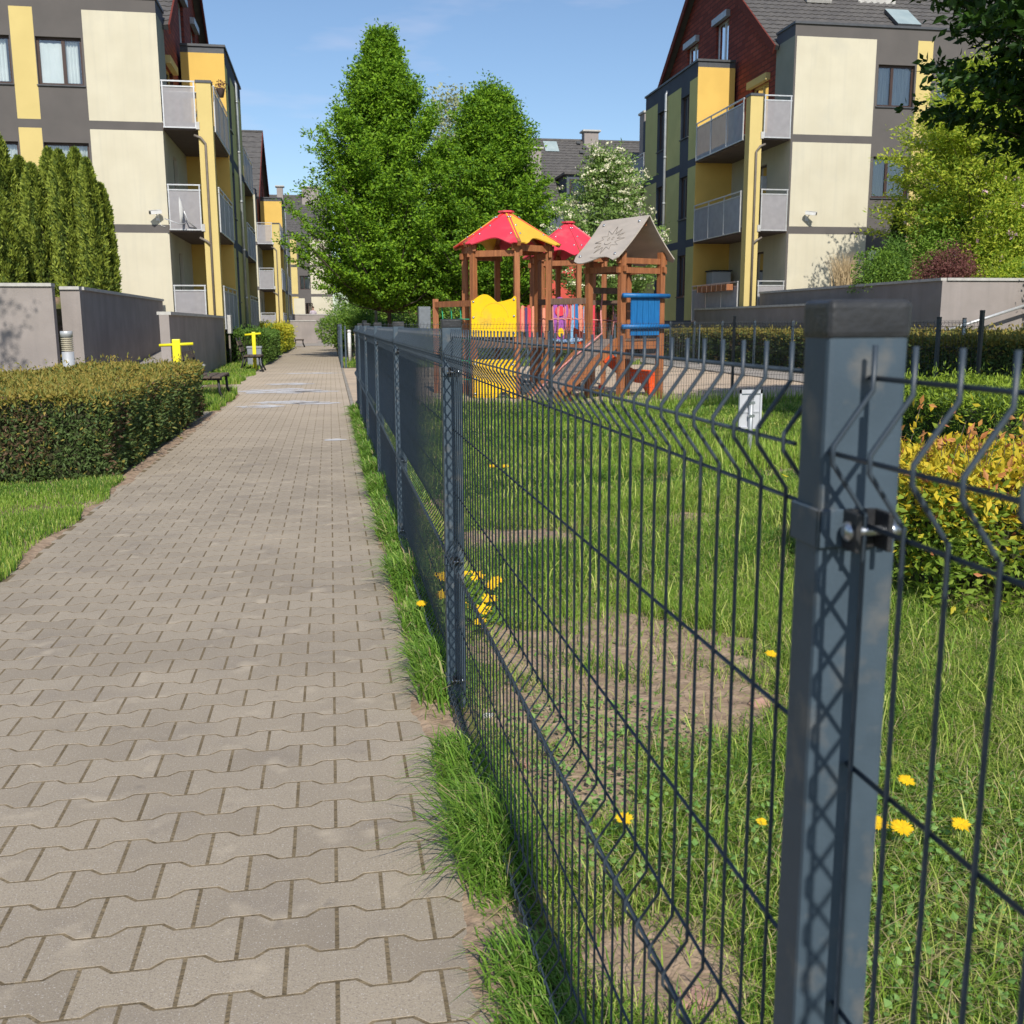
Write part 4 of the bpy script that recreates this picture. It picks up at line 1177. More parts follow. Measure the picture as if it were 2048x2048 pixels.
def apartment(sgn, Xs, Yf, dz, label, front, U=12.0, V=15.7, VB=4.8, detail=2, ztop=10.05, grade=0.0, side_seed=1, gwin=True, zs=1.0):
    """u = away from the path, v = depth; three storeys, corner balconies, stair block, gabled tile roof"""
    X = lambda u: Xs + sgn * u
    root = empty('apartment_building', (X(0), Yf, 0), label, 'building', 'yellow apartment houses along the path')
    zz = lambda z: grade + z * zs + dz
    UB, VM = 1.36, V / 2
    PF = lambda u, z, d: (X(u), Yf + d, zz(z) if z > 0 else z)
    def PS(u0, s=1): return lambda v, z, d: (X(u0 + d * s), Yf + v, zz(z) if z > 0 else z)
    F1, F2, F3 = 1.28, 4.07, 6.85
    # ---- walls
    mats = [CREAM, DGREY, YELLOW, PALEY_SHADE, BGREY, PLINTH, FLASH, PALEY, BRICKR, GGREY]
    mb = MB()
    rects = [(UB, U, -1, ztop, 1)]
    holes = []
    wins = []
    for kind, a0, a1 in front:
        if kind == 'cream': rects.append((a0, a1, 1.0, 9.70, 0))
        if kind == 'yellow': rects.append((a0, a1, 1.0, 9.72, 7))
        if kind.startswith('win'):
            for zi, (w0, w1) in enumerate(((2.15, 3.42), (4.98, 6.24), (7.74, 8.98))):
                holes.append((a0, a1, w0, w1)); wins.append((PF, (a0, a1, w0, w1), kind.split('_')[1 + min(zi, len(kind.split('_')) - 2)], .42))
    rects += [(UB, U, 3.84, 4.07, 1), (UB, U, 6.61, 6.84, 1), (UB, U, -1, 1.0, 5)]
    cells(mb, PF, (UB, U), (-.2, ztop), 1, rects, holes)
    # recess wall (faces the path) with balcony doors; then front block side above the terrace
    dholes = [(1.75, 2.6, F1 + .02, F1 + 2.15), (1.75, 2.6, F2 + .02, F2 + 2.15)]
    cells(mb, PS(UB), (0.0, VB), (-.2, F3), 0, [(0, VB, -1, 1.0, 5)], dholes, depth=.12)
    for h in dholes: wins.append((PS(UB), h, 'none', 0))
    cells(mb, PS(UB), (0.0, 1.35), (F3, ztop), 9, [(0, 1.35, 9.72, ztop, 4)], [])
    # stair block
    a, b_ = VB, V - VB
    cells(mb, lambda u, z, d: (X(u), Yf + VB + d, zz(z) if z > 0 else z), (0.0, UB + .0), (-.2, ztop), 2, [(0, UB, 9.86, ztop, 6), (0, UB, -1, 1.0, 5)], [])
    cells(mb, lambda u, z, d: (X(u), Yf + V - VB - d, zz(z) if z > 0 else z), (0.0, UB), (-.2, ztop), 2, [(0, UB, -1, 1.0, 5)], [])
    wa, wb = (a + .85, a + 1.72), (b_ - 2.45, b_ - 1.6)
    sr = [(a, wa[0] - .03, .0, 9.55, 3), (wa[1] + .03, wb[0] - .03, 0, 9.55, 3), (wb[1] + .03, b_, 0, 9.55, 3),
          (a, b_, 3.80, 4.07, 4), (a, b_, 6.58, 6.85, 4), (a, b_, -1, 1.18, 4), (a, b_, -1, 0.9, 5)]
    sh = []
    for w in (wa, wb):
        for w0, w1 in ((2.05, 3.55), (4.85, 6.35), (7.70, 9.15)):
            sh.append((w[0], w[1], w0, w1)); wins.append((PS(0.0), (w[0], w[1], w0, w1), 'curtain', .5))
    cells(mb, PS(0.0), (a, b_), (-.2, ztop), 4, sr, sh)
    # second recess and rear block
    cells(mb, PS(UB), (V - VB, V), (-.2, ztop), 0, [(V - VB, V, -1, 1.0, 5), (V - VB, V, F3, ztop, 4)], [])
    cells(mb, lambda u, z, d: (X(u), Yf + V - d, zz(z) if z > 0 else z), (UB, U), (-.2, ztop), 1, [], [])
    # column in front
    for v0 in (0.0, V - .36):
        x0, x1 = sorted((X(0.0), X(.40)))
        mb.box(x0, x1, Yf + v0 + .004, Yf + v0 + .36, -.2, zz(7.93), 7)
    # parapet caps
    def cap(u0, u1, v0, v1, z):
        x0, x1 = sorted((X(u0), X(u1))); mb.box(x0, x1, Yf + v0, Yf + v1, zz(z), zz(z) + .07, 6)
    cap(UB - .04, U, -.05, .28, ztop); cap(UB - .04, UB + .22, .28, 1.35, ztop)
    cap(-.05, UB, VB - .05, VB + .22, ztop); cap(-.05, .22, VB + .22, V - VB + .05, ztop)
    cap(-.0 - .02, .42, -.02, .38, 7.93)
    # flat roofs of the blocks and the gable wall
    mb.quad((X(0), Yf + VB, zz(ztop - .15)), (X(UB), Yf + VB, zz(ztop - .15)), (X(UB), Yf + V - VB, zz(ztop - .15)), (X(0), Yf + V - VB, zz(ztop - .15)), 6)
    mb.quad((X(UB), Yf, zz(ztop - .2)), (X(U), Yf, zz(ztop - .2)), (X(U), Yf + 1.7, zz(ztop - .2)), (X(UB), Yf + 1.7, zz(ztop - .2)), 6)
    wall = mb.build('wall', mats, root)
    ve, ze, vr, zr = 1.35, 9.75, VM, 14.7
    slope = (zr - ze) / (vr - ve)
    mb = MB()
    # windows of the gable: two attic windows and the terrace door
    gh = [(5.80, 7.05, 10.35, 11.85), (8.95, 10.2, 10.35, 11.8), (2.1, 3.5, F3 + .02, F3 + 2.05)]
    PG = PS(UB + .10)
    def top(v): return min(ze + (v - ve) * slope, ze + (V - ve - v) * slope)
    vs_ = sorted({ve, vr, V - ve, *[q for h in gh for q in h[:2]]})
    for i in range(len(vs_) - 1):
        v0, v1 = vs_[i], vs_[i + 1]; vm = (v0 + v1) / 2
        hs = [h for h in gh if h[0] < vm < h[1]]
        zlo = F3 - .1
        for h in sorted(hs, key=lambda q: q[2]):
            mb.quad(PG(v0, zlo, 0), PG(v1, zlo, 0), PG(v1, h[2], 0), PG(v0, h[2], 0), 0); zlo = h[3]
        mb.poly([PG(v0, zlo, 0), PG(v1, zlo, 0), PG(v1, top(v1), 0), PG(v0, top(v0), 0)], 0)
    for h in gh:
        c = [(h[0], h[2]), (h[1], h[2]), (h[1], h[3]), (h[0], h[3])]
        for k in range(4):
            (p, q), (r_, s_) = c[k], c[(k + 1) % 4]
            mb.quad(PG(p, q, 0), PG(r_, s_, 0), PG(r_, s_, .12), PG(p, q, .12), 0)
    mb.build('gable', BRICKW, root)
    if gwin:
        for h in gh: window(root, PG, h, 'curtain' if h[2] > 9 else 'none', .45, frame=ALU if h[2] > 9 else PALEY)
        mb = MB()
        for h in gh:
            p = [PG(x, y, d) for d in (-.16, 0) for y in (h[3] - .02, h[3] + .2) for x in (h[0] - .1, h[1] + .1)]
            mb = MB(); mb._add(p, [(0, 2, 3, 1), (4, 5, 7, 6), (0, 1, 5, 4), (2, 6, 7, 3), (0, 4, 6, 2), (1, 3, 7, 5)])
            mb.build('shutter_box', PIPE if h[2] > 9 else PALEY, root)
    # ---- roof
    mb = MB()
    uo = UB - .22
    q = .25
    zq = ze - q * slope + .12
    n_x, n_y = (int((U - uo) / .24), 26) if detail > 1 else (int((U - uo) / .6), 12)
    roof_slab(mb, (X(uo), Yf + ve - q, zz(zq)), (X(U), Yf + ve - q, zz(zq)), (X(U), Yf + vr, zz(zr + .12)), (X(uo), Yf + vr, zz(zr + .12)), n_x, n_y)
    mb._add([(X(uo), Yf + V - ve + q, zz(zq)), (X(U), Yf + V - ve + q, zz(zq)), (X(U), Yf + vr, zz(zr + .12)), (X(uo), Yf + vr, zz(zr + .12))], [(0, 1, 2, 3)], 0)
    mb.tube([(X(uo), Yf + vr, zz(zr) + .15), (X(U), Yf + vr, zz(zr) + .15)], .09, 8)
    roof = mb.build('roof', [TILE, FLASH], root)
    mb = MB()   # verge boards and gutter
    for v_, z_ in ((ve - q, zq), (V - ve + q, zq)):
        mb.beam((X(uo + .02), Yf + v_, zz(z_) - .10), (X(uo + .02), Yf + vr, zz(zr) + .0), .05, .26)
    mb.build('verge_board', BRICKR, root)
    mb = MB(); mb.tube([(X(UB + .1), Yf + ve - q - .07, zz(zq) - .06), (X(U), Yf + ve - q - .07, zz(zq) - .06)], .06, 8); mb.build('gutter', PIPE, root)
    # ---- slabs, rails
    for f in (F1, F2, F3):
        for v0, v1 in ((0.03, VB), (V - VB, V - .03)):
            mb = MB()
            x0, x1 = sorted((X(0.02), X(UB)))
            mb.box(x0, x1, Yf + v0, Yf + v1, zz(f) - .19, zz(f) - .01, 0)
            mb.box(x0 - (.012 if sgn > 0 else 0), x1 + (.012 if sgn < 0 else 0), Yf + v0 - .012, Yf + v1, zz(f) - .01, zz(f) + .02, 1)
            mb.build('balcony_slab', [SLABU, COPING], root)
    def railing(p, q, f, panelm, n=1, uvn=(0, 0)):
        p, q = Vector(p), Vector(q)
        d = (q - p); L = d.length; d.normalize(); z = zz(f)
        r = MB(); r.beam(p + Vector((0, 0, z + 1.10)), q + Vector((0, 0, z + 1.10)), .05, .035)
        for e in [p + d * .03, q - d * .03] + [p + d * (L * k / n) for k in range(1, n)]:
            r.beam(e + Vector((0, 0, z - .12)), e + Vector((0, 0, z + 1.09)), .035, .035, up=tuple(d))
        for h in (-.13, .96): r.beam(p + Vector((0, 0, z + h)), q + Vector((0, 0, z + h)), .032, .035)
        ro = r.build('railing', ALU, root)
        m2 = MB(); nrm = Vector((d.y, -d.x, 0)) * .004
        m2.quad(p + d * .04 + Vector((0, 0, z - .12)) + nrm, q - d * .04 + Vector((0, 0, z - .12)) + nrm, q - d * .04 + Vector((0, 0, z + .95)) + nrm, p + d * .04 + Vector((0, 0, z + .95)) + nrm)
        m2.build('panel', panelm, ro)
    for f in (F1, F2, F3):
        railing((X(.43), Yf - .015, 0), (X(UB - .02), Yf - .015, 0), f, PERF)
        for v0, v1 in ((.47, VB - .05), (V - VB + .05, V - .42)):
            railing((X(-.02), Yf + v0, 0), (X(-.02), Yf + v1, 0), f, PERFB, 3)
        mb = MB(); x0, x1 = sorted((X(.36), X(.46))); mb.box(x0, x1, Yf - .03, Yf + .0, zz(f) - .17, zz(f) + .03); mb.build('bracket', COPING, root)
    # ---- pipes
    mb = MB(); xp = X(-.07); yp = Yf + VB + 3.3
    mb.tube([(X(-.0), yp, zz(9.75)), (xp, yp, zz(9.62)), (xp, yp, 0.3)], .052, 8)
    for z in (9.0, 7.3, 5.6, 3.9, 2.2): mb.tube([(xp, yp, zz(z)), (xp, yp, zz(z) + .07)], .066, 8)
    mb.build('downpipe', PIPE, root)
    mb = MB(); xp, yp = X(.22), Yf - .05
    mb.tube([(X(.52), Yf - .0, zz(6.52)), (X(.34), yp, zz(6.45)), (xp, yp, zz(6.30)), (xp, yp, 1.2)], .035, 6)
    mb.tube([(X(.52), Yf - .0, zz(3.72)), (X(.32), yp, zz(3.62)), (xp, yp, zz(3.52))], .035, 6)
    mb.build('balcony_drain', BPIPE, root)
    for P_, h, k, s_ in wins:
        window(root, P_, h, k, s_, sill=h[3] - h[2] < 2)
    return root, X, zz

frontA = [('cream', 1.36, 3.30), ('win_dark_curtain_mixed', 3.36, 4.54), ('yellow', 4.56, 5.16), ('win_curtain_curtain_mixed', 5.20, 6.45), ('cream', 7.6, 9.5), ('yellow', 9.9, 10.5)]
bA, XA, zA = apartment(-1, -3.07, 31.4, 0.0, 'yellow and cream apartment house on the left, nearest the camera, behind the row of thujas', frontA)
frontE = [('cream', 1.42, 4.06), ('win_curtain_curtain_curtain', 4.16, 5.40), ('yellow', 5.46, 5.98), ('win_curtain_blind_curtain', 6.2, 7.4), ('cream', 8.1, 10.6)]
bE, XE, zE = apartment(1, 12.95, 31.4, 0.18, 'yellow and cream apartment house on the right with dark red gable behind the playground', frontE)
bB, XB, zB = apartment(-1, -2.85, 66.0, -0.35, 'second apartment house on the left, further along the path', frontA, U=9, detail=1, gwin=False, zs=.965)

# things on the nearest houses
def cctv(root, x, y, z, s_):
    mb = MB()
    mb.tube([(x, y + .0, z - .12), (x, y - .16, z - .05), (x + s_ * .02, y - .24, z)], .018, 6)
    mb.beam((x + s_ * .12, y - .16, z + .03), (x - s_ * .14, y - .36, z - .02), .10, .10, b=.01)
    mb.beam((x + s_ * .10, y - .17, z + .085), (x - s_ * .17, y - .38, z + .035), .125, .012)
    cm = mb.build('security_camera', WHITE, root)
    mb = MB(); mb.tube([(x - s_ * .14, y - .36, z - .02), (x - s_ * .155, y - .371, z - .023)], .042, 10); mb.build('lens', BLACKP, cm)
    mb = MB(); mb.box(x - .05, x + .05, y - .02, y - .002, z - .20, z - .06); mb.tube([(x + .03, y - .01, z - .18), (x + .09, y - .012, z - .34), (x + .2, y - .012, z - .36)], .008, 5); mb.build('mount', WHITE, cm)
cctv(bA, -4.72, 31.4, 4.38, 1)
cctv(bE, 14.95, 31.4, 4.62, -1)
# satellite dish on the first-floor balcony, left house
mb = MB()
cxd, cyd, czd = -3.97, 31.08, 4.42
for k in range(5):
    r0, r1 = .40 * k / 5, .40 * (k + 1) / 5
    ring = lambda r, j: (cxd + .03 * 0 - .55 * (r * r), cyd + r * math.cos(j) * .35 + .0, czd + r * math.sin(j))
    for j in range(20):
        a, b_ = 2 * math.pi * j / 20, 2 * math.pi * (j + 1) / 20
        if k == 0: mb.poly([ring(0, 0), ring(r1, a), ring(r1, b_)])
        else: mb.quad(ring(r0, a), ring(r1, a), ring(r1, b_), ring(r0, b_))
ds = mb.build('satellite_dish', WHITE, bA)
mb = MB(); mb.tube([(cxd + .03, 31.2, 4.1), (cxd - .1, 31.0, 4.05), (cxd - .5, 30.95, 4.2)], .015, 5); mb.tube([(cxd + .02, 31.1, 4.42), (cxd + .1, 31.2, 4.15), (cxd + .3, 31.38, 3.98)], .02, 6); mb.build('arm', ALU, ds)
# drying rack silhouette and a pot on the second-floor balcony
rk = empty('drying_rack', (-4.0, 32.1, 6.87), 'folded clothes drying rack behind the top balcony panel of the left house', 'drying rack')
mb = MB()
for x in (-4.25, -3.6): mb.tube([(x, 31.8, 6.88), (x + .1, 32.3, 7.72)], .012, 5); mb.tube([(x, 32.3, 6.88), (x + .1, 31.8, 7.72)], .012, 5)
mb.build('legs', ALU, rk)
mb = MB(); mb.bbox(-4.35, -3.5, 31.7, 32.4, 7.70, 7.74, .01); mb.build('top', ALU, rk)
pt = empty('flower_pot', (-3.0, 33.6, 7.9), 'dark pot on the side rail of the top left balcony', 'pot')
mb = MB(); mb.lathe((-3.0, 33.6, 8.0), [(.08, 0), (.13, .22), (.14, .24)], 10); mb.build('pot', mat('clay pot', (.10, .07, .06), rough=.8), pt)
P = np.stack([rng.normal(-3.0, .09, 120), rng.normal(33.6, .09, 120), rng.uniform(8.2, 8.45, 120)], 1)
leaf_obj('plant', P, .07, [L_BURG[0]], pt)
# flower box on the ground-floor balcony of the right house
fb = empty('flower_box', (12.85, 33.6, 2.3), 'brown wooden flower box hanging on the ground floor balcony rail of the right house', 'flower box')
mb = MB()
mb.bbox(12.68, 12.90, 32.2, 35.0, 2.30, 2.50, .01)
mb.build('box', WOOD, fb)
mb = MB()
for k in range(7): mb.box(12.665, 12.679, 32.2 + k * .45, 32.26 + k * .45, 2.29, 2.51)
mb.build('batten', WOODG, fb)
cbn = empty('cabinet', (13.9, 35.4, 1.5), 'grey plastic cabinet standing on the ground floor balcony of the right house', 'cabinet')
mb = MB(); mb.bbox(13.35, 14.05, 35.3, 35.9, 1.48, 3.05, .03); mb.build('body', mat('grey cabinet', (.36, .38, .40), (.32, .34, .36), rough=.5, stretch=(9, 1, .1)), cbn)
mb = MB(); mb.bbox(13.31, 14.09, 35.26, 35.92, 3.05, 3.10, .015); mb.build('lid', BLACKP, cbn)
wl_ = empty('wall_lamp', (14.2, 33.2, 5.9), 'small white fixture on the recessed balcony wall of the right house', 'lamp')
mb = MB(); mb.bbox(14.12, 14.31, 33.1, 33.2, 5.6, 6.0, .02); mb.build('body', ALU, wl_)
# roof things of the right house
chm = MB(); chm.box(18.5, 19.9, 35.6, 36.4, 12.0, 14.2, 0); chm.build('chimney', COPING, bE)
GLASS2 = mat('skylight glass', (.35, .42, .42), (.28, .35, .36), rough=.15, scale=2)
def on_roof(x, v, lift=0.0):
    s_ = (14.7 - 9.75) / (7.85 - 1.35)
    return (x, 31.4 + v, zE(9.75 + (v - 1.35) * s_ + .12) + lift)
for (x0, x1, v0, v1, name_) in ((16.45, 17.35, 3.9, 4.4, 'roof_hatch'), (19.1, 19.95, 2.55, 3.5, 'skylight')):
    mb = MB()
    c = [on_roof(x0, v0, .05), on_roof(x1, v0, .05), on_roof(x1, v1, .05), on_roof(x0, v1, .05)]
    t_ = [(p[0], p[1] - .05, p[2] + .09) for p in c]
    mb._add(c + t_, [(0, 1, 5, 4), (1, 2, 6, 5), (2, 3, 7, 6), (3, 0, 4, 7)], 0)
    mb.poly(t_, 1)
    mb.build(name_, [FLASH if name_ == 'skylight' else COPING, GLASS2 if name_ == 'skylight' else COPING], bE)

# ---- far buildings
def far_block(label, x0, x1, y0, zt, zr, stripes, wins_, dep=14, name='apartment_building', chim=(), roofm=None, base=1.8, side_right=True, group='yellow apartment houses along the path', extra=None, low=None):
    root = empty(name, ((x0 + x1) / 2, y0, 0), label, 'building', group)
    P_ = lambda a, z, d: (a, y0 + d, z)
    mb = MB()
    cells(mb, P_, (x0, x1), (-.2, zt), 1, stripes, [h[:4] for h in wins_])
    for x in (x0, x1):
        mb.quad((x, y0, -.2), (x, y0 + dep, -.2), (x, y0 + dep, zt), (x, y0, zt), 0)
    mb.build('wall', [CREAM, DGREY, PALEY, BGREY, REDW], root)
    for h in wins_: window(root, P_, h[:4], h[4], .4, sill=False)
    if zr:
        mb = MB()
        roof_slab(mb, (x0 - .2, y0 + .6, zt - .1), (x1 + .2, y0 + .6, zt - .1), (x1 + .2, y0 + dep / 2, zr), (x0 - .2, y0 + dep / 2, zr), int((x1 - x0) / .33), 24, amp=.026)
        mb._add([(x0 - .2, y0 + dep - .6, zt - .1), (x1 + .2, y0 + dep - .6, zt - .1), (x1 + .2, y0 + dep / 2, zr), (x0 - .2, y0 + dep / 2, zr)], [(0, 1, 2, 3)], 0)
        mb.tube([(x0 - .2, y0 + dep / 2, zr), (x1 + .2, y0 + dep / 2, zr)], .12, 6)
        mb.build('roof', [TILE, FLASH], root)
        mb = MB()
        for x in (x0 - .02, x1 + .02): mb.poly([(x, y0 + .6, zt - .1), (x, y0 + dep - .6, zt - .1), (x, y0 + dep / 2, zr - .05)])
        mb.build('gable', BRICKR, root)
        mb = MB(); mb.bbox(x0 - .05, x1 + .05, y0 - .06, y0 + .3, zt, zt + .1, .02); mb.build('parapet', FLASH, root)
    for (cx_, cyy, w, z0_, z1_) in chim:
        mb = MB(); mb.box(cx_ - w / 2, cx_ + w / 2, cyy, cyy + .8, z0_, z1_); ch = mb.build('chimney', WALLG, root)
        mb = MB(); mb.bbox(cx_ - w / 2 - .15, cx_ + w / 2 + .15, cyy - .15, cyy + .95, z1_, z1_ + .12, .02); mb.build('chimney_cap', COPING, ch)
    return root
# building closing the path
st = [(-3.55, -2.95, 2.0, 9.35, 2), (-1.72, 3.5, 2.0, 9.35, 0), (-9.5, -3.6 - 1.6, 2, 9.35, 0), (-9, 3.5, 3.95, 4.22, 1), (-9, 3.5, 6.75, 7.0, 1), (-3.4, -2.35, -1, 3.8, 0), (-1.55, 3.5, -1, 3.8, 0)]
wn_ = [(-2.85, -1.80, 7.35, 8.60, 'curtain'), (-2.75, -1.72, 4.65, 5.95, 'blind'), (-4.9, -3.8, 7.35, 8.6, 'curtain'), (-4.9, -3.8, 4.65, 5.95, 'blind'), (-2.3, -1.6, 1.2, 3.35, 'none'), (-5.2, -3.7, 1.2, 3.35, 'none')]
bC = far_block('cream and grey apartment house with tiled roof closing the end of the path', -9, 0.35, 104, 9.75, 14.2, st, wn_, chim=((-1.5, 109.6, 1.7, 12.5, 14.9), (-4.55, 110.2, .6, 13.6, 15.0)))
# house with the grey roof behind the trees
bD = far_block('apartment house with grey tiled roof and dormer behind the flowering rowan', 8.0, 27.0, 69.5, 9.2, 14.35, [(8, 27, 0, 9.2, 1), (14, 18, 0, 9.0, 3)], [(16.9, 18.1, 6.6, 8.0, 'curtain')], dep=13.5,
               chim=((19.1, 75.6, 1.05, 13.1, 14.9), (13.9, 71.2, 1.2, 10.3, 12.9)))
mb = MB()   # dormer
mb.box(15.9, 18.6, 69.55, 72.8, 9.1, 11.05, 0)
mb.box(15.7, 18.8, 69.35, 73.4, 11.05, 11.2, 1)
dm = mb.build('dormer', [BGREY, TILE], bD)
PDm = lambda a, z, d: (a, 69.54 - .2 + d, z)
window(bD, PDm, (16.1, 18.4, 9.3, 10.75), 'blind', .5, sill=False)
mb = MB(); mb.box(21.5, 23.5, 70.5, 71.6, 9, 15.3); ch = mb.build('chimney', WALLG, bD)
mb = MB(); mb.bbox(21.4, 23.6, 70.4, 71.7, 15.3, 15.45, .02); mb.build('chimney_cap', COPING, ch)
mb = MB(); mb.bbox(21.95, 23.1, 70.7, 71.4, 15.45, 16.35, .03); mb.bbox(21.8, 23.25, 70.55, 71.5, 16.4, 16.5, .02); mb.build('vent', ALU, ch)
mb = MB()
PR = lambda x, t: (x, 70.1 + (76.25 - 70.1) * t, 9.1 + (14.35 - 9.1) * t + .10)
mb.poly([PR(15.6, .80), PR(16.6, .80), PR(16.6, .96), PR(15.6, .96)]); mb.build('skylight', GLASS2, bD)
mb = MB()
for k in range(9):
    t = .93 - k * .075; p = PR(18.35 + (.16 if k % 2 else -.16) - k * .02 * 0, t)
    mb.box(p[0] - .14, p[0] + .14, p[1] - .12, p[1] + .05, p[2], p[2] + .16)
mb.build('roof_steps', FLASH, bD)
# red building behind the playground
bR = far_block('low red rendered building behind the playground towers', 9.0, 17.6, 50, 4.6, None, [(9, 17.6, 0, 5, 4), (9, 17.6, 0, 2.3, 4)], [(12.2, 13.0, 2.9, 3.9, 'none'), (15.4, 16.2, 1.2, 3.8, 'none')], dep=10, group=None)

# ---- garden walls
def gwall(name, pts, z, label, t=.18, m=WALLG, z0=-.1, cap_over=.04, zend=None):
    root = empty('garden_wall', (pts[0][0], pts[0][1], 0), label, 'wall', 'rendered garden walls with concrete coping')
    mb, cb_ = MB(), MB()
    n = len(pts) - 1
    for i in range(n):
        (x0, y0), (x1, y1) = pts[i], pts[i + 1]
        ze_ = z if zend is None else z + (zend - z) * (i + 1) / n
        mb.beam((x0, y0, (z0 + z) / 2), (x1, y1, (z0 + z) / 2), t, z - z0)
        cb_.beam((x0, y0, z + .03), (x1, y1, z + .03), t + cap_over * 2, .06)
    mb.build('wall', m, root); cb_.build('coping', COPING, root)
    return root
gwall('w', [(-9.5, 20.7), (-5.06, 20.7)], 1.97, 'grey rendered garden wall at the left edge with tree shadow on it', t=.2)
gwall('w', [(-5.055, 21.25), (-4.70, 21.25)], 1.93, 'short lit end piece of garden wall beside the taller left wall', t=.2)
gwall('w', [(-4.75, 21.36), (-4.75, 31.2)], 1.93, 'long shaded garden wall running back under the thujas to the house', t=.1)
gwall('w', [(-3.12, 20.75), (-3.12, 31.1)], 1.45, 'shaded lower garden wall between the ramp and the grass verge', t=.18)
gwall('w', [(13.45, 21.25), (13.45, 31.2)], 2.16, 'long shaded garden wall below the shrubs of the right house', t=.1)
gwall('w', [(13.50, 21.3), (15.9, 21.3)], 2.16, 'lit front piece of garden wall below the shrubs at the right edge', t=.1)
gwall('w', [(12.65, 24.5), (12.65, 34.9)], 1.70, 'low garden wall with white coping in front of the right balconies', t=.12)
gwall('w', [(16.0, 19.5), (16.0, 21.5)], 2.15, 'ivy covered garden wall at the right edge of the picture', t=.3)
gwall('w', [(-6.0, 84), (0.2, 84)], 2.03, 'beige terrace wall in front of the far house at the end of the path', t=.3)
gwall('w', [(-5.5, 74), (-0.9, 74)], 1.5, 'lower beige wall in front of the far terrace wall', t=.3)
mb = MB()   # raised terraces behind the walls
mb.box(-9.5, -4.83, 21.4, 31.35, -.1, 1.80); mb.box(13.53, 24.0, 21.4, 31.35, -.1, 2.02); mb.box(-9.0, 0.1, 84.2, 103.8, -.1, 1.2)
tag(mb.build('terrace_ground', SOIL), kind='structure')
mb = MB(); hr = empty('handrail', (14.4, 21.0, 0.9), 'sloping grey steel handrail in front of the right garden wall', 'handrail')
mb.tube([(13.05, 20.9, .98), (15.6, 20.9, 2.0 - .28)], .035, 8); mb.build('rail', ALU, hr)
lp = empty('wall_lamp', (15.66, 20.9, 1.8), 'round white wall lamp where the handrail meets the wall', 'lamp')
mb = MB(); mb.lathe((15.66, 20.95, 1.62), [(.05, 0), (.13, .05), (.15, .22)], 12); mb.build('shade', WHITE, lp)
mb = MB(); mb.lathe((15.66, 20.95, 1.84), [(.16, 0), (.17, .06), (.14, .12), (.05, .14)], 12); mb.build('hood', ALU, lp)
# vents and meter box on the plinth of the left house
mb = MB()
mb.bbox(-3.06, -2.93, 32.2, 32.75, 1.0, 1.55, .02); mb.build('meter_box', COPING, bA)
mb = MB(); mb.tube([(-3.0, 32.3, 1.0), (-3.0, 32.3, 0)], .03, 6); mb.build('conduit', BPIPE, bA)
for y in (34.6, 37.4):
    mb = MB(); mb.box(-3.068, -3.04, y, y + .5, .45, .85); mb.build('vent', BGREY, bA)

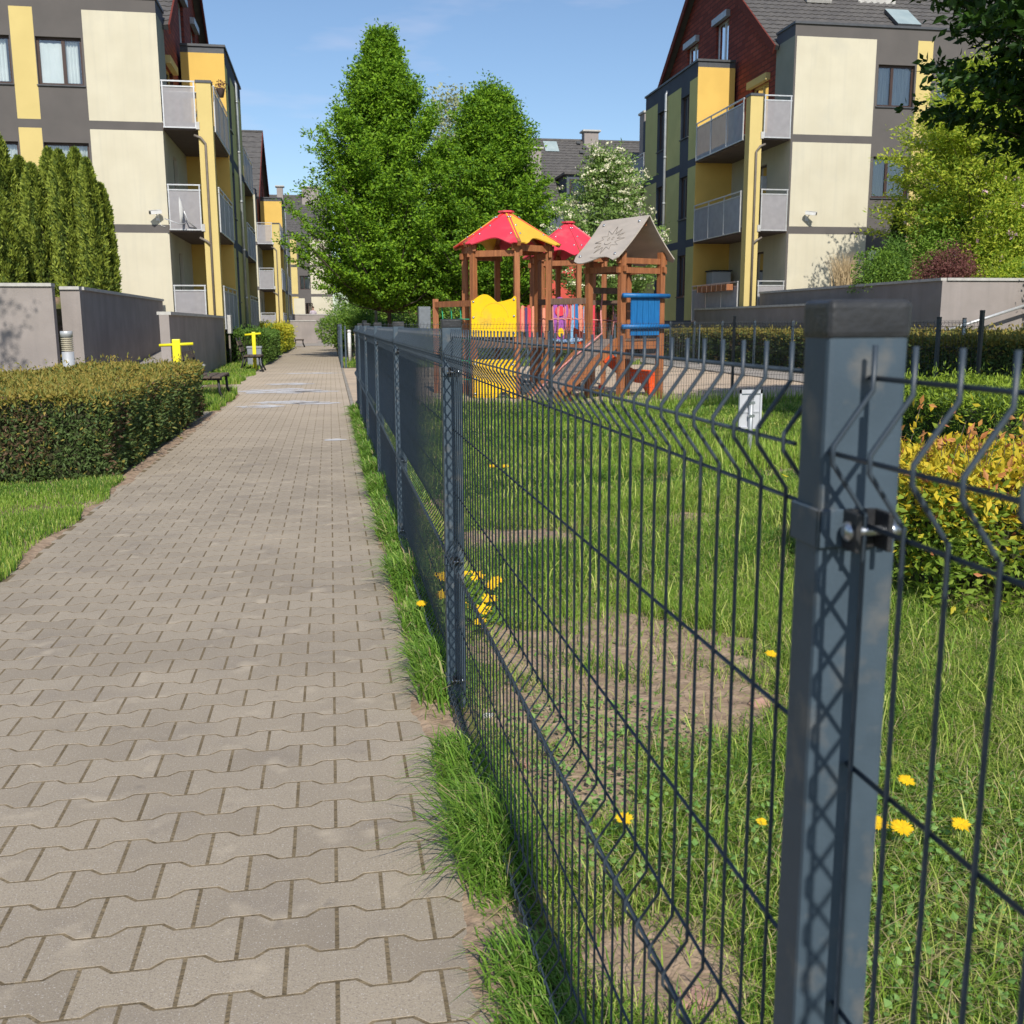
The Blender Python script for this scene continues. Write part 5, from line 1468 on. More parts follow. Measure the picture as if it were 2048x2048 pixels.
# ================================================================== TREES
def tree(name, base, H, z0, prof, label, n_br=150, n_tw=20, n_lf=16, leaf=.10, mats=L_HORN, probs=None, cat='tree', trunk_r=.09, rise=(.9, 1.5), spray=.10, twl=(.3, .65),
         group=None, seed=1, aspect=.5, lean=(0, 0), flower=None, fl_n=0, fl_size=.08, multi=1, upb=.45, bound=None, br_k=.26, rv=(.68, 1.10)):
    x, y, zb = base
    root = empty(name, base, label, cat, group)
    r_ = np.random.default_rng(seed)
    tk = MB()
    for mstem in range(multi):
        ox, oy = (0, 0) if multi == 1 else (r_.normal() * .25, r_.normal() * .25)
        k = 8
        tk.tube([(x + ox * t * 2 + lean[0] * t + .04 * math.sin(t * 9 + mstem), y + oy * t * 2 + lean[1] * t + .04 * math.cos(t * 7), zb - .1 + (H * .93) * t) for t in [i / k for i in range(k + 1)]],
                trunk_r, 8, taper=[1.25] + [1 - .88 * i / k for i in range(1, k + 1)])
    P, A = [], []
    for i in range(n_br):
        f = (i + r_.uniform(0, 1)) / n_br
        az = i * 2.39996 + r_.normal() * .2
        ze = z0 + (H - z0) * (f ** .85)
        R = prof((ze - z0) / (H - z0)) * (1 + .12 * math.sin(az * 3 + seed) + .07 * math.sin(az * 7 + ze * 3)) * r_.uniform(*rv)
        hs = max(z0 * .85, ze - R * r_.uniform(*rise))
        t0 = min(1, (hs) / H)
        s = np.array([x + lean[0] * t0, y + lean[1] * t0, zb + hs]); e = np.array([x + lean[0] * f + math.cos(az) * R, y + lean[1] * f + math.sin(az) * R, zb + ze + r_.uniform(0, .45)])
        mid = (s + e) / 2 + np.array([0, 0, -R * .08])
        tk.tube([tuple(s), tuple(mid), tuple(e)], max(.006, trunk_r * br_k * (R / 2 + .3)), 4, cap=False, taper=[1, .6, .2])
        d = e - s; L = np.linalg.norm(d); d /= L
        t = r_.uniform(.22, 1.05, n_tw)
        p0 = s[None] + (e - s)[None] * t[:, None]
        sd_ = np.array([-d[1], d[0], 0]); sd_ /= np.linalg.norm(sd_) + 1e-6
        sg = r_.choice([-1, 1], n_tw)[:, None]
        td = unit(d[None] * r_.uniform(.4, 1.0, (n_tw, 1)) + sd_[None] * sg * r_.uniform(.2, 1.0, (n_tw, 1)) + r_.normal(0, .25, (n_tw, 3)) * np.array([[1, 1, .5]]))
        tl = r_.uniform(*twl, n_tw)[:, None]
        u = r_.uniform(0, 1, (n_tw, n_lf, 1))
        pp = p0[:, None] + td[:, None] * tl[:, None] * u + r_.normal(0, 1, (n_tw, n_lf, 3)) * np.array([spray, spray, spray * .35])
        P.append(pp.reshape(-1, 3)); A.append(np.repeat(td, n_lf, 0))
    tk.build('trunk', BARK, root)
    P, A = np.concatenate(P), np.concatenate(A)
    ok = P[:, 2] > zb + z0 * .7
    if bound is not None: ok &= bound(P)
    P, A = P[ok], A[ok]
    leaf_obj('crown', P, leaf, mats, root, probs=probs, axis=unit(A + rng.normal(0, .5, P.shape)), astr=.8, bias=np.tile([[0, -.35, 1.0]], (len(P), 1)), bstr=upb, aspect=aspect, droop=.15)
    if flower is not None:
        sc = np.hypot(P[:, 0] - x, P[:, 1] - y) + .35 * (P[:, 2] - zb - H * .5) - .5 * (P[:, 1] - y) * .6
        top_ = np.argsort(-sc)[:int(len(P) * .35)]
        Q = P[r_.choice(top_, fl_n)] + np.array([[0, -.03, .06]])
        Q = np.repeat(Q, 20, 0) + rng.normal(0, 1, (len(Q) * 20, 3)) * np.array([[fl_size, fl_size, fl_size * .4]]) * .8
        leaf_obj('blossoms', Q, fl_size * .75, [flower], root, aspect=.9)
    return root
def P_horn(t):   # broad egg with pointed top
    return float(np.interp(t, [0, .06, .18, .40, .62, .78, .9, 1], [1.7, 2.65, 3.2, 3.0, 2.25, 1.35, .6, .10]))
def P_horn2(t):
    return float(np.interp(t, [0, .06, .2, .42, .62, .8, .93, 1], [1.3, 2.2, 2.75, 2.5, 1.75, 1.3, .8, .2]))
tree('hornbeam_tree', (2.2, 40, 0), 11.2, 2.0, P_horn, 'tallest hornbeam with pointed crown, left one of the pair behind the playground', n_br=380, n_tw=26, n_lf=21, leaf=.125, probs=[.65, .35], seed=3, rise=(.7, 1.3), group='hornbeams behind the playground')
tree('hornbeam_tree', (6.0, 38.5, 0), 9.15, 1.8, P_horn2, 'shorter hornbeam with rounded top, right one of the pair behind the playground', n_br=330, n_tw=25, n_lf=20, leaf=.125, probs=[.55, .45], seed=4, rise=(.7, 1.3), group='hornbeams behind the playground')
tree('rowan_tree', (9.0, 33.2, 0), 6.3, 1.7, lambda t: float(np.interp(t, [0, .2, .5, .8, 1], [.9, 1.75, 1.65, .9, .2])), 'rowan with cream flower clusters behind the grey playground roof', n_br=120, n_tw=16, n_lf=15, leaf=.125, mats=L_ROWAN,
     seed=6, multi=3, trunk_r=.035, flower=PETW, fl_n=330, fl_size=.075, spray=.13, aspect=.42, cat='tree', upb=.4)
tree('pale_poplar', (7.2, 62, 0), 14.0, 4.0, lambda t: float(np.interp(t, [0, .3, .8, 1], [1.8, 2.6, 1.8, .3])), 'pale loosely leafed tree visible between the two hornbeams', n_br=90, n_tw=10, n_lf=9, leaf=.22,
     mats=[leafm('pale poplar leaf', (.22, .25, .12), (.32, .34, .2), .3)], seed=8, spray=.3, twl=(.6, 1.2))
tree('foreground_tree', (9.0, 8.1, 0), 8.3, 2.85, lambda t: float(np.interp(t, [0, .08, .3, .6, 1], [2.3, 3.0, 3.25, 2.9, .6])), 'dark leafy tree hanging into the top right corner', n_br=560, n_tw=34, n_lf=22, leaf=.095, mats=L_FORE,
     seed=12, trunk_r=.11, rise=(.3, .6), spray=.10, aspect=.52, upb=.3, br_k=.10, twl=(.25, .45), rv=(.86, 1.04))
tree('garden_tree', (-8.9, 12.6, 0), 9.6, 5.9, lambda t: float(np.interp(t, [0, .3, .7, 1], [2.2, 3.3, 2.6, .5])), 'tree beyond the left edge that throws its shadow on the garden wall', n_br=80, n_tw=11, n_lf=12, leaf=.12, mats=L_GREEN, seed=14,
     rise=(.3, .8), spray=.12, bound=lambda P: (P[:, 2] > 1.25 + (P[:, 0] * 0.171 + P[:, 1] * .985) * .345) | (P[:, 0] < -.75 * P[:, 1]))
# trees and bushes far behind the playground and at the end of the path
for (x, y, h, w, sd_, m, lb) in ((1.9, 90, 6.5, 2.2, 25, L_GREEN, 'farthest green tree right of the beige terrace wall'), (6.5, 94, 7.5, 4.5, 26, L_GREEN, 'wide green tree far behind the hornbeam trunks'), (2.6, 60, 4.3, 2.2, 22, L_GREEN, 'green bushy tree behind the hornbeam trunk'),
                             (5.4, 58, 4.6, 2.4, 23, L_GREEN, 'dark bushy tree in the gap right of the hornbeam trunk'), (9.4, 60, 5.2, 2.6, 24, L_HORN, 'tree behind the right hornbeam')):
    tree('background_tree', (x, y, 0), h, .8, lambda t, w=w: w * float(np.interp(t, [0, .3, .7, 1], [.6, 1, .8, .15])), lb, n_br=70, n_tw=12, n_lf=11, leaf=.17, mats=m, seed=sd_, spray=.2, group='trees at the end of the path')
bush('spindle_shrub', (0.9, 52, 0), (1.9, 1.8, 2.3), 15000, .13, L_GREEN, 'bright green bush left of the hornbeam trunk at the end of the path', seed=31)
bush('laurel_shrub', (3.2, 50, 0), (1.6, 1.5, 1.6), 9000, .13, [L_GREEN[1]], 'dark green bush under the left hornbeam', seed=32)
bush('photinia_shrub', (4.3, 51.5, 0), (1.3, 1.2, 2.1), 6000, .13, [L_GREEN[0], L_BURG[0]], 'bush with red young leaves under the hornbeams', probs=[.7, .3], seed=33)
# thujas behind the left wall
def thuja(x, y, zt, r, label, sd_):
    root = empty('thuja', (x, y, 1.78), label, 'conifer', 'row of columnar thujas behind the grey wall')
    r_ = np.random.default_rng(sd_)
    n = 15500
    t = r_.uniform(0, 1, n) ** .9
    az = r_.uniform(0, 2 * np.pi, n)
    Rp = r * np.interp(t, [0, .1, .5, .78, .92, 1], [.8, 1.0, 1.0, .72, .42, .06])
    lump = 1 + .17 * np.sin(az * 5 + t * 5 + sd_) + .10 * np.sin(az * 9 - t * 13 + sd_) + .08 * np.sin(t * 40 + az * 4)
    rr = Rp * lump * (1 - np.abs(r_.normal(0, .16, n)))
    P = np.stack([x + np.cos(az) * rr, y + np.sin(az) * rr, 1.8 + (zt - 1.8) * t], 1)
    A = np.stack([np.cos(az) * .5, np.sin(az) * .5, np.full(n, 1.0)], 1) + r_.normal(0, .3, (n, 3))
    Nn = np.stack([np.cos(az + .9), np.sin(az + .9), np.zeros(n)], 1)
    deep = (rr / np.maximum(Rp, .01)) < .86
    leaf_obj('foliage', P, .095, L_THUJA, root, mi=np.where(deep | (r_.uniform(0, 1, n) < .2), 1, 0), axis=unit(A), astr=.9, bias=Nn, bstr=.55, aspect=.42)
    mb = MB(); mb.tube([(x, y, 1.7), (x, y, zt - .5)], .05, 6, taper=[1, .3]); mb.build('trunk', BARK, root)
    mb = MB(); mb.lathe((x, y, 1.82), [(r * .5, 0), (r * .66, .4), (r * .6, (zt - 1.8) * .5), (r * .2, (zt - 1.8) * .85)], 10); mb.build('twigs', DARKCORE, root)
tl = [(-7.25, 25.6, 5.55, .42, 'tallest thuja, leftmost, cut by the picture edge'), (-6.85, 25.9, 5.0, .36, 'thuja second from the left picture edge'), (-6.52, 25.6, 4.8, .34, 'shorter thuja third from the left edge'),
      (-6.22, 26.0, 5.2, .34, 'pointed thuja left of the middle of the row'), (-5.93, 25.7, 5.12, .33, 'pointed thuja in the middle of the row'), (-5.63, 25.9, 5.2, .33, 'tall pointed thuja right of the middle of the row'),
      (-5.36, 25.7, 4.95, .28, 'slim thuja near the right end of the row'), (-5.17, 26.1, 4.45, .24, 'last and smallest thuja at the right end of the row'),
      (-6.95, 24.4, 4.0, .40, 'low thuja standing in front of the row at the left'), (-6.35, 26.8, 5.0, .4, 'thuja standing in the second row at the left')]
for i, (x, y, zt, r, lb) in enumerate(tl): thuja(x, y, zt, r, lb, 50 + i)
# shrubs on the bank of the right house
Z2 = 2.0
bush('philadelphus', (13.95, 24.9, Z2), (.95, .9, 1.15), 9000, .075, L_GREEN, 'loose light green bush at the left end of the planted bank', seed=41, core=False)
thuja_small = empty('conifer_column', (15.2, 26.4, Z2), 'slim dark columnar conifer against the wall of the right house', 'conifer')
n = 7000; t = rng.uniform(0, 1, n); az = rng.uniform(0, 6.283, n); rr = .28 * np.interp(t, [0, .5, 1], [1, .8, .1]) * (1 + .15 * np.sin(az * 5 + t * 9)) * (1 - np.abs(rng.normal(0, .15, n)))
leaf_obj('foliage', np.stack([15.2 + np.cos(az) * rr, 26.4 + np.sin(az) * rr, Z2 + 2.4 * t], 1), .07, [L_LOW[1]], thuja_small, axis=unit(np.stack([np.cos(az), np.sin(az), 1.5 + 0 * az], 1)), astr=.8, aspect=.4)
mb = MB(); mb.tube([(15.2, 26.4, Z2 - .1), (15.2, 26.4, Z2 + 2.2)], .03, 5); mb.build('trunk', BARK, thuja_small)
bush('ivy_shrub', (14.5, 25.2, Z2), (.7, .7, 1.5), 8500, .075, [L_GREEN[1]], 'dark glossy shrub between the light bush and the red one', seed=42)
bush('berberis', (14.75, 23.1, Z2), (1.0, .8, 1.15), 11500, .055, L_BURG, 'burgundy leaved bush above the grey wall', seed=43, aspect=.4)
bush('golden_privet', (15.8, 22.6, Z2), (.95, .8, .85), 8000, .07, L_YGREEN, 'yellow green bush right of the burgundy bush', seed=44)
bush('magnolia', (16.9, 23.4, Z2), (1.7, 1.3, 2.6), 24000, .09, L_YGREEN, 'tall bush with scattered pink blossoms at the right edge', seed=45, flower=PETP, fl_n=75, fl_size=.085)
tree('honey_locust', (17.2, 25.8, Z2), 5.6, .8, lambda t: float(np.interp(t, [0, .2, .45, .75, 1], [1.6, 2.5, 2.5, 1.6, .4])), 'airy yellow green tree against the right house', n_br=190, n_tw=22, n_lf=20, leaf=.125, mats=L_YGREEN, probs=[.6, .4],
     seed=46, spray=.12, rise=(.2, .7), trunk_r=.06, aspect=.35)
bush('rose_shrub', (15.9, 24.8, Z2), (1.3, .9, 2.5), 15000, .09, [L_GREEN[0]], 'mid green bush behind the burgundy one', seed=47)
ivy = empty('ivy', (15.9, 20.9, 2.2), 'ivy hanging over the wall at the right edge', 'ivy')
P = np.stack([rng.normal(16.0, .22, 4200), rng.normal(20.4, .5, 4200), 2.25 - np.abs(rng.normal(0, .42, 4200)) + .35], 1)
P = P[P[:, 2] > 1.15]
P[:, 0] = np.where(P[:, 2] < 2.15, np.minimum(P[:, 0], 15.84 - rng.uniform(0, .08, len(P))), P[:, 0])
leaf_obj('foliage', P, .085, L_GREEN, ivy, aspect=.8, bias=np.tile([[-.6, -.8, .4]], (len(P), 1)), bstr=.4, droop=.3)
st_ = empty('dry_grass', (13.72, 27.2, 2.0), 'dry straw coloured ornamental grass against the cream wall', 'ornamental grass')
n = 420
bx, by = rng.normal(13.85, .12, n), rng.normal(26.6, .12, n)
Hs = rng.uniform(.5, 1.25, n)
ang = rng.uniform(0, 6.28, n)
p0 = np.stack([bx, by, np.full(n, 2.0)], 1); p1 = p0 + np.stack([np.cos(ang) * .12 * Hs, np.sin(ang) * .12 * Hs, Hs * .6], 1); p2 = p0 + np.stack([np.cos(ang) * .33 * Hs, np.sin(ang) * .33 * Hs, Hs], 1)
w = .006
V = np.stack([p0 - [w, 0, 0], p0 + [w, 0, 0], p1 + [w, 0, 0], p1 - [w, 0, 0], p2], 1).reshape(-1, 3); k = np.arange(n)[:, None] * 5
np_mesh('blades', V, [(k + np.array([[0, 1, 2, 3]]), 0), (k + np.array([[3, 2, 4]]), 0)], STRAW, st_)

# ================================================================== PLAYGROUND
cY, sY = math.cos(YAW), math.sin(YAW)
def CW(r, D, z): return Vector((r * cY + D * sY, D * cY - r * sY, z))     # lateral / depth as measured from the path
def PX(px, D, z): return CW((px - 1024) / 2082 * D, D, z)
o_ = PX(1120, 18.5, 0)
play = empty('playground_tower', (o_.x, o_.y, 0), 'wooden climbing set with red and yellow roofs, beige sun roof, rope bridge and ramp', 'climbing frame')
def vpost(p, z0, z1, w=.10, name='post', m=WOOD, rot=0):
    mb = MB(); mb.beam((p.x, p.y, z0), (p.x, p.y, z1), w, w, up=(math.cos(rot), math.sin(rot), 0)); mb.build(name, m, play)
def bolt(mb, p, nrm, r=.022):
    p, nrm = Vector(p), Vector(nrm); mb.tube([p, p + nrm * .012, p + nrm * .02], r, 8, taper=[1, .85, .4])
def hex_tower(pxc, Dc, cols, zt=2.62, R=.76, apex=3.14, deck=1.0, yaw0=-17):
    rc = (pxc - 1024) / 2082 * Dc
    vt = [yaw0 - 60 * k for k in range(6)]          # -17,-77,-137,-197,-257,-317
    pos = [CW(rc + R * math.cos(rad(a)), Dc + R * math.sin(rad(a)), 0) for a in vt]
    C = CW(rc, Dc, 0)
    for p in pos: vpost(p, -.1, zt, .092, rot=math.atan2(p.y - C.y, p.x - C.x))
    for k in range(6):
        a, b_ = pos[k], pos[(k + 1) % 6]
        d = (b_ - a).normalized()
        mb = MB(); mb.beam(a + Vector((0, 0, zt - .12 - .09 * (k % 2))) - d * .1, b_ + Vector((0, 0, zt - .12 - .09 * (k % 2))) + d * .1, .055, .10); mb.build('top_beam', WOOD, play)
        mb = MB(); mb.beam(a + Vector((0, 0, deck - .08)), b_ + Vector((0, 0, deck - .08)), .05, .13); mb.build('deck_beam', WOODG, play)
    mb = MB()
    for k in range(14):
        t = -1 + 2 * (k + .5) / 14
        hw = R * min(.93, (1 - abs(t) * .5))
        p = CW(rc - hw * .9, Dc + t * R * .84, deck); q = CW(rc + hw * .9, Dc + t * R * .84, deck)
        mb.beam(p, q, R * .84 * 2 / 14 - .008, .035)
    mb.build('deck', WOODG, play)
    ev = 1.20
    for k in range(6):
        a, b_ = pos[k], pos[(k + 1) % 6]
        A3 = C + (a - C) * ev + Vector((0, 0, zt - .03)); B3 = C + (b_ - C) * ev + Vector((0, 0, zt - .03)); T3 = C + Vector((0, 0, apex))
        Tn = (B3 - A3).cross(T3 - A3).normalized()
        if Tn.z < 0: Tn = -Tn
        mid = (A3 + B3) / 2; U = (B3 - A3).normalized(); W_ = (T3 - mid).normalized(); hw = (B3 - A3).length / 2; hh = (T3 - mid).length
        pts = []
        for i in range(25):
            t = -1 + 2 * i / 24
            drop = -.05 * (abs(t) ** 3) * 1 + .085 * math.cos(t * math.pi * 1.25) * (1 if abs(t) < .8 else .6)
            xx = t * hw * 1.0
            pts.append((xx, .02 + drop))
        pts.append((hw * .96, hh * .10)); pts.append((.045, hh * .985)); pts.append((-.045, hh * .985)); pts.append((-hw * .96, hh * .10))
        mb = MB(); mb.prism(pts, mid, U, W_, Tn, .02); pn = mb.build('roof_panel', cols[k], play)
        mb = MB()
        for (u_, v_) in ((-hw * .6, hh * .22), (hw * .6, hh * .22), (-.13, hh * .78), (.13, hh * .78), (hw * .35, hh * .5)): bolt(mb, mid + U * u_ + W_ * v_ + Tn * .02, Tn)
        mb.build('bolts', STEEL, pn)
        mb = MB(); mb.beam(C + (a - C) * (ev + .05) + Vector((0, 0, zt - .07)), T3 - Vector((0, 0, .06)), .06, .075); mb.build('rafter', WOOD, play)
    mb = MB(); mb.prism([(.14 * math.cos(rad(60 * k)), .14 * math.sin(rad(60 * k))) for k in range(6)], C + Vector((0, 0, apex - .012)), (1, 0, 0), (0, 1, 0), (0, 0, 1), .03); mb.build('roof_cap', cols[1], play)
    return pos, C
pos1, C1 = hex_tower(1015, 18.2, [HYEL2, HRED, HRED2, HYEL2, HRED, HRED2])
pos2, C2 = hex_tower(1137, 21.6, [HRED] * 6, zt=2.65, apex=3.28)

def face_panel(a, b_, outline, m, name, off=.06, t=.02, flip=-1, bolts=()):
    """board on the outer side between posts a and b; outline in (0..1 along, metres up)"""
    d = (b_ - a); L = d.length; d.normalize(); nrm = Vector((d.y, -d.x, 0)) * flip
    O = a + nrm * off
    mb = MB(); mb.prism([(x * L, z) for x, z in outline], O, d, (0, 0, 1), nrm, t)
    o = mb.build(name, m, play)
    if bolts:
        mb = MB()
        for x, z in bolts: bolt(mb, O + d * (x * L) + Vector((0, 0, z)) + nrm * t, nrm)
        mb.build('bolts', STEEL, o)
    return O, d, nrm, L, o
# pos1: 0 right, 1 front, 2 left-front, 3 left-back, 4 back, 5 right-back
a, b_ = pos1[2], pos1[1]
nr = Vector(((b_ - a).y, -(b_ - a).x, 0)).normalized()
flip = 1 if (nr.dot((a + b_) / 2 - C1) > 0) else -1
up_o = [(0.0, 1.04), (1.0, 1.04), (1.02, 1.07), (1.02, 1.68), (.99, 1.71)] + [(1 - .04 - .92 * k / 22, 1.675 - .07 * math.sin(k / 22 * math.pi * .9) + .13 * max(0, math.sin((k / 22 - .42) / .58 * math.pi)) if k / 22 > .0 else 1.7) for k in range(0, 23)] + [(-.02, 1.64), (-.02, 1.07)]
O, d, nn, L, yp_ = face_panel(a, b_, up_o, HYEL, 'yellow_board', flip=flip, bolts=((.03, 1.62), (.03, 1.36), (.03, 1.10), (.97, 1.65), (.97, 1.38), (.97, 1.10)))
# raised rings and lettering on the board
mb = MB()
cc = O + d * (L * .52) + Vector((0, 0, 1.36)) + nn * .021
mb.tube([cc + d * (.24 * math.cos(t * math.pi / 24)) + Vector((0, 0, .24 * math.sin(t * math.pi / 24))) for t in range(0, 25)], .004, 5)
mb.tube([cc + d * (-.22 + .44 * k / 6) + Vector((0, 0, -.085)) for k in range(7)], .004, 5)
mb.build('raised_ring', HYEL2, yp_)
def lettering(text, origin, udir, size, m, parent, depth=.004, name='lettering', vdir=(0, 0, 1), extrude_n=None):
    cu = bpy.data.curves.new('lettering', 'FONT')
    cu.body = text; cu.size = size; cu.align_x = 'CENTER'; cu.extrude = depth; cu.space_character = 1.25
    tmp = bpy.data.objects.new('tmp', cu)
    scene.collection.objects.link(tmp)
    bpy.context.view_layer.update()
    me = bpy.data.meshes.new_from_object(tmp.evaluated_get(bpy.context.evaluated_depsgraph_get()))
    bpy.data.objects.remove(tmp)
    U, V_ = Vector(udir).normalized(), Vector(vdir).normalized(); W_ = U.cross(V_)
    Mx = Matrix((U, V_, W_)).transposed().to_4x4(); Mx.translation = Vector(origin) - wloc(parent)
    me.transform(Mx); me.materials.clear(); me.materials.append(m)
    return link_mesh(name, me, parent)
lettering('arcadia', O + d * (L * .52) + Vector((0, 0, 1.30)) + nn * .022, d, .105, HYEL2, yp_)
lo_o = [(0, .66), (0, .04), (.08, .0)] + [(.08 + .42 * k / 6, .0 - .02 * math.sin(k / 6 * math.pi)) for k in range(1, 7)] + [(.55 + .35 * k / 10, .03 + .09 * math.sin(k / 10 * math.pi)) for k in range(11)] + [(1, .02), (1, .66)]
face_panel(a, b_, lo_o, HYEL, 'yellow_board', flip=flip, bolts=((.06, .58), (.06, .33), (.06, .08), (.94, .58), (.94, .33), (.94, .08)))
a, b_ = pos1[4], pos1[3]
face_panel(a, b_, [(0, 1.05), (1, 1.05), (1, 1.6), (.8, 1.72), (.5, 1.76), (.25, 1.66), (0, 1.62)], HYEL2, 'back_board', flip=1)
# left rope frame
pl_ = PX(873, 18.9, 0)
vpost(pl_, -.1, 1.70, .10)
q_ = pos1[2]
mb = MB(); mb.beam(pl_ + Vector((0, 0, 1.60)), q_ + Vector((0, 0, 1.60)), .07, .10); mb.build('rope_beam', WOOD, play)
mb = MB()
net = lambda s_, z: pl_.lerp(q_, s_) + Vector((0, 0, z))
for s_ in (.18, .42, .66, .9): mb.tube([net(s_, 1.56), net(s_ + .02, 1.33), net(s_, 1.0), net(s_ - .02, .6), net(s_, .25)], .010, 5)
for z in (1.33, 1.0, .62, .3): mb.tube([net(.15, z), net(.42, z - .015), net(.66, z + .01), net(.93, z)], .010, 5)
mb.build('climbing_net', ROPEG, play)
# tower with the sun roof
def RT(r, D): return CW(r, D, 0)
A0, B0, A1, B1 = RT(1.786, 16.9), RT(2.485, 17.385), RT(1.31, 17.6), RT(2.01, 18.08)
rt = math.atan2((B0 - A0).y, (B0 - A0).x)
for p, zt_ in ((A0, 2.40), (B0, 2.40), (A1, 2.36), (B1, 2.36)): vpost(p, -.1, zt_, .098, rot=rt)
for p, q, zs_ in ((A0, B0, (2.10, 2.25)), (A1, B1, (2.12,)), (A0, A1, (2.12,)), (B0, B1, (2.12,))):
    for z in zs_:
        dd = (q - p).normalized(); mb = MB(); mb.beam(p - dd * .1 + Vector((0, 0, z)), q + dd * .1 + Vector((0, 0, z)), .06, .09); mb.build('top_beam', WOOD, play)
for p, q in ((A0, B0), (A1, B1), (A0, A1), (B0, B1)):
    mb = MB(); mb.beam(p + Vector((0, 0, .90)), q + Vector((0, 0, .90)), .05, .12); mb.build('deck_beam', WOOD, play)
mb = MB(); mb.beam(A0 + Vector((0, 0, .72)), B0 + Vector((0, 0, .72)), .05, .07); mb.beam(A0 + Vector((0, 0, .99)), B0 + Vector((0, 0, .99)), .05, .035); mb.build('rail', WOODG, play)
mb = MB()
for k in range(9):
    t = (k + .5) / 9; mb.beam(A0.lerp(A1, t) + Vector((0, 0, .98)), B0.lerp(B1, t) + Vector((0, 0, .98)), .092, .035)
mb.build('deck', WOODG, play)
rd = (A1 - A0).normalized(); pd = (B0 - A0).normalized()
Mc = (A0 + B0) / 2
rN, rF = Mc - rd * .16 + Vector((0, 0, 2.95)), Mc + rd * 1.02 + Vector((0, 0, 2.95))
for sg, hw_, nm in ((-1, .66, 'sun_roof'), (1, .58, 'shaded_roof')):
    dn = (pd * sg * hw_ + Vector((0, 0, -.70))); Ls = dn.length; dn.normalize()
    U = (rF - rN).normalized(); Lr = (rF - rN).length
    Nn_ = U.cross(dn); Nn_ = Nn_ if Nn_.z > 0 else -Nn_
    # curved board: a strip of segments bending outward at the eave, wavy lower edge
    nu, nv = 16, 8
    vv = []
    for lay in (0, 1):
        for i in range(nu + 1):
            u = i / nu
            ext = 1 + .07 * math.cos(u * math.pi * 2 * 1.25 + .6) - (.10 if (u < .03 or u > .97) else 0)
            for j in range(nv + 1):
                v = j / nv * ext
                vv.append(rN + U * (u * Lr) + dn * (v * Ls) + Nn_ * (.10 * v * v - .09 * v) + Nn_ * (.018 * lay))
    kk = (nu + 1) * (nv + 1); ff = []
    for i in range(nu):
        for j in range(nv):
            a_ = i * (nv + 1) + j
            ff.append((a_, a_ + nv + 1, a_ + nv + 2, a_ + 1)); ff.append((kk + a_, kk + a_ + 1, kk + a_ + nv + 2, kk + a_ + nv + 1))
    for i in range(nu): 
        for j in (0, nv):
            a_ = i * (nv + 1) + j; ff.append((a_, a_ + nv + 1, kk + a_ + nv + 1, kk + a_))
    for j in range(nv):
        for i in (0, nu):
            a_ = i * (nv + 1) + j; ff.append((a_, a_ + 1, kk + a_ + 1, kk + a_))
    mb = MB(); mb._add(vv, ff); rp = mb.build(nm, HBEI, play)
    S = lambda u, v: rN + U * (u * Lr) + dn * (v * Ls) + Nn_ * (.10 * v * v - .09 * v + .020)
    mb = MB()
    for u, v in ((.12, .12), (.88, .12), (.12, .88), (.88, .88)): bolt(mb, S(u, v), Nn_, .028)
    mb.build('bolts', STEEL, rp)
    if sg == -1:
        mb = MB()
        pts = []
        for k in range(24):
            an = 2 * math.pi * k / 24
            rr_ = .15 if k % 2 else .29 + .03 * math.sin(k * 2.2)
            an2 = an + (.10 if k % 2 == 0 else 0)
            pts.append(S(.5 + rr_ * math.cos(an2) * 1.0, .52 + rr_ * math.sin(an2) * 1.05))
        pts.append(pts[0]); mb.tube(pts, .006, 4)
        for ex in (-.045, .045): mb.tube([S(.5 + ex + .018 * math.cos(t), .47 + .035 * math.sin(t)) for t in [q * math.pi / 5 for q in range(11)]], .005, 4)
        mb.tube([S(.5 + .07 * math.cos(t), .56 + .05 * math.sin(t)) for t in [math.pi * q / 8 for q in range(9)]], .006, 4)
        mb.tube([S(.38 + .24 * q / 8, .93 + .02 * math.sin(q / 8 * math.pi)) for q in range(9)], .005, 4)
        mb.build('engraved_sun', HENG, rp)
mb = MB(); mb.beam(rN + Vector((0, 0, -.10)) + rd * .1, rF + Vector((0, 0, -.10)), .06, .09); mb.build('ridge_beam', WOOD, play)
# blue boards between the front posts
nf = Vector((pd.y, -pd.x, 0)); nf = nf if nf.dot(A0 - A1) > 0 else -nf
mb = MB()
for k in range(5):
    t0, t1 = .16 + .74 * k / 5, .16 + .74 * (k + 1) / 5 - .012
    p, q = A0.lerp(B0, t0) + nf * .075, A0.lerp(B0, t1) + nf * .075
    mb.beam((p + q) / 2 + Vector((0, 0, 1.06)), (p + q) / 2 + Vector((0, 0, 1.70)), (q - p).length, .022, up=tuple(nf))
bl = mb.build('blue_boards', HBLUE, play)
for z in (1.695, 1.20):
    mb = MB(); mb.tube([A0 - pd * .07 + nf * .115 + Vector((0, 0, z)), B0 + pd * .08 + nf * .115 + Vector((0, 0, z))], .038, 12); mb.build('round_rail', HBLUE, play)
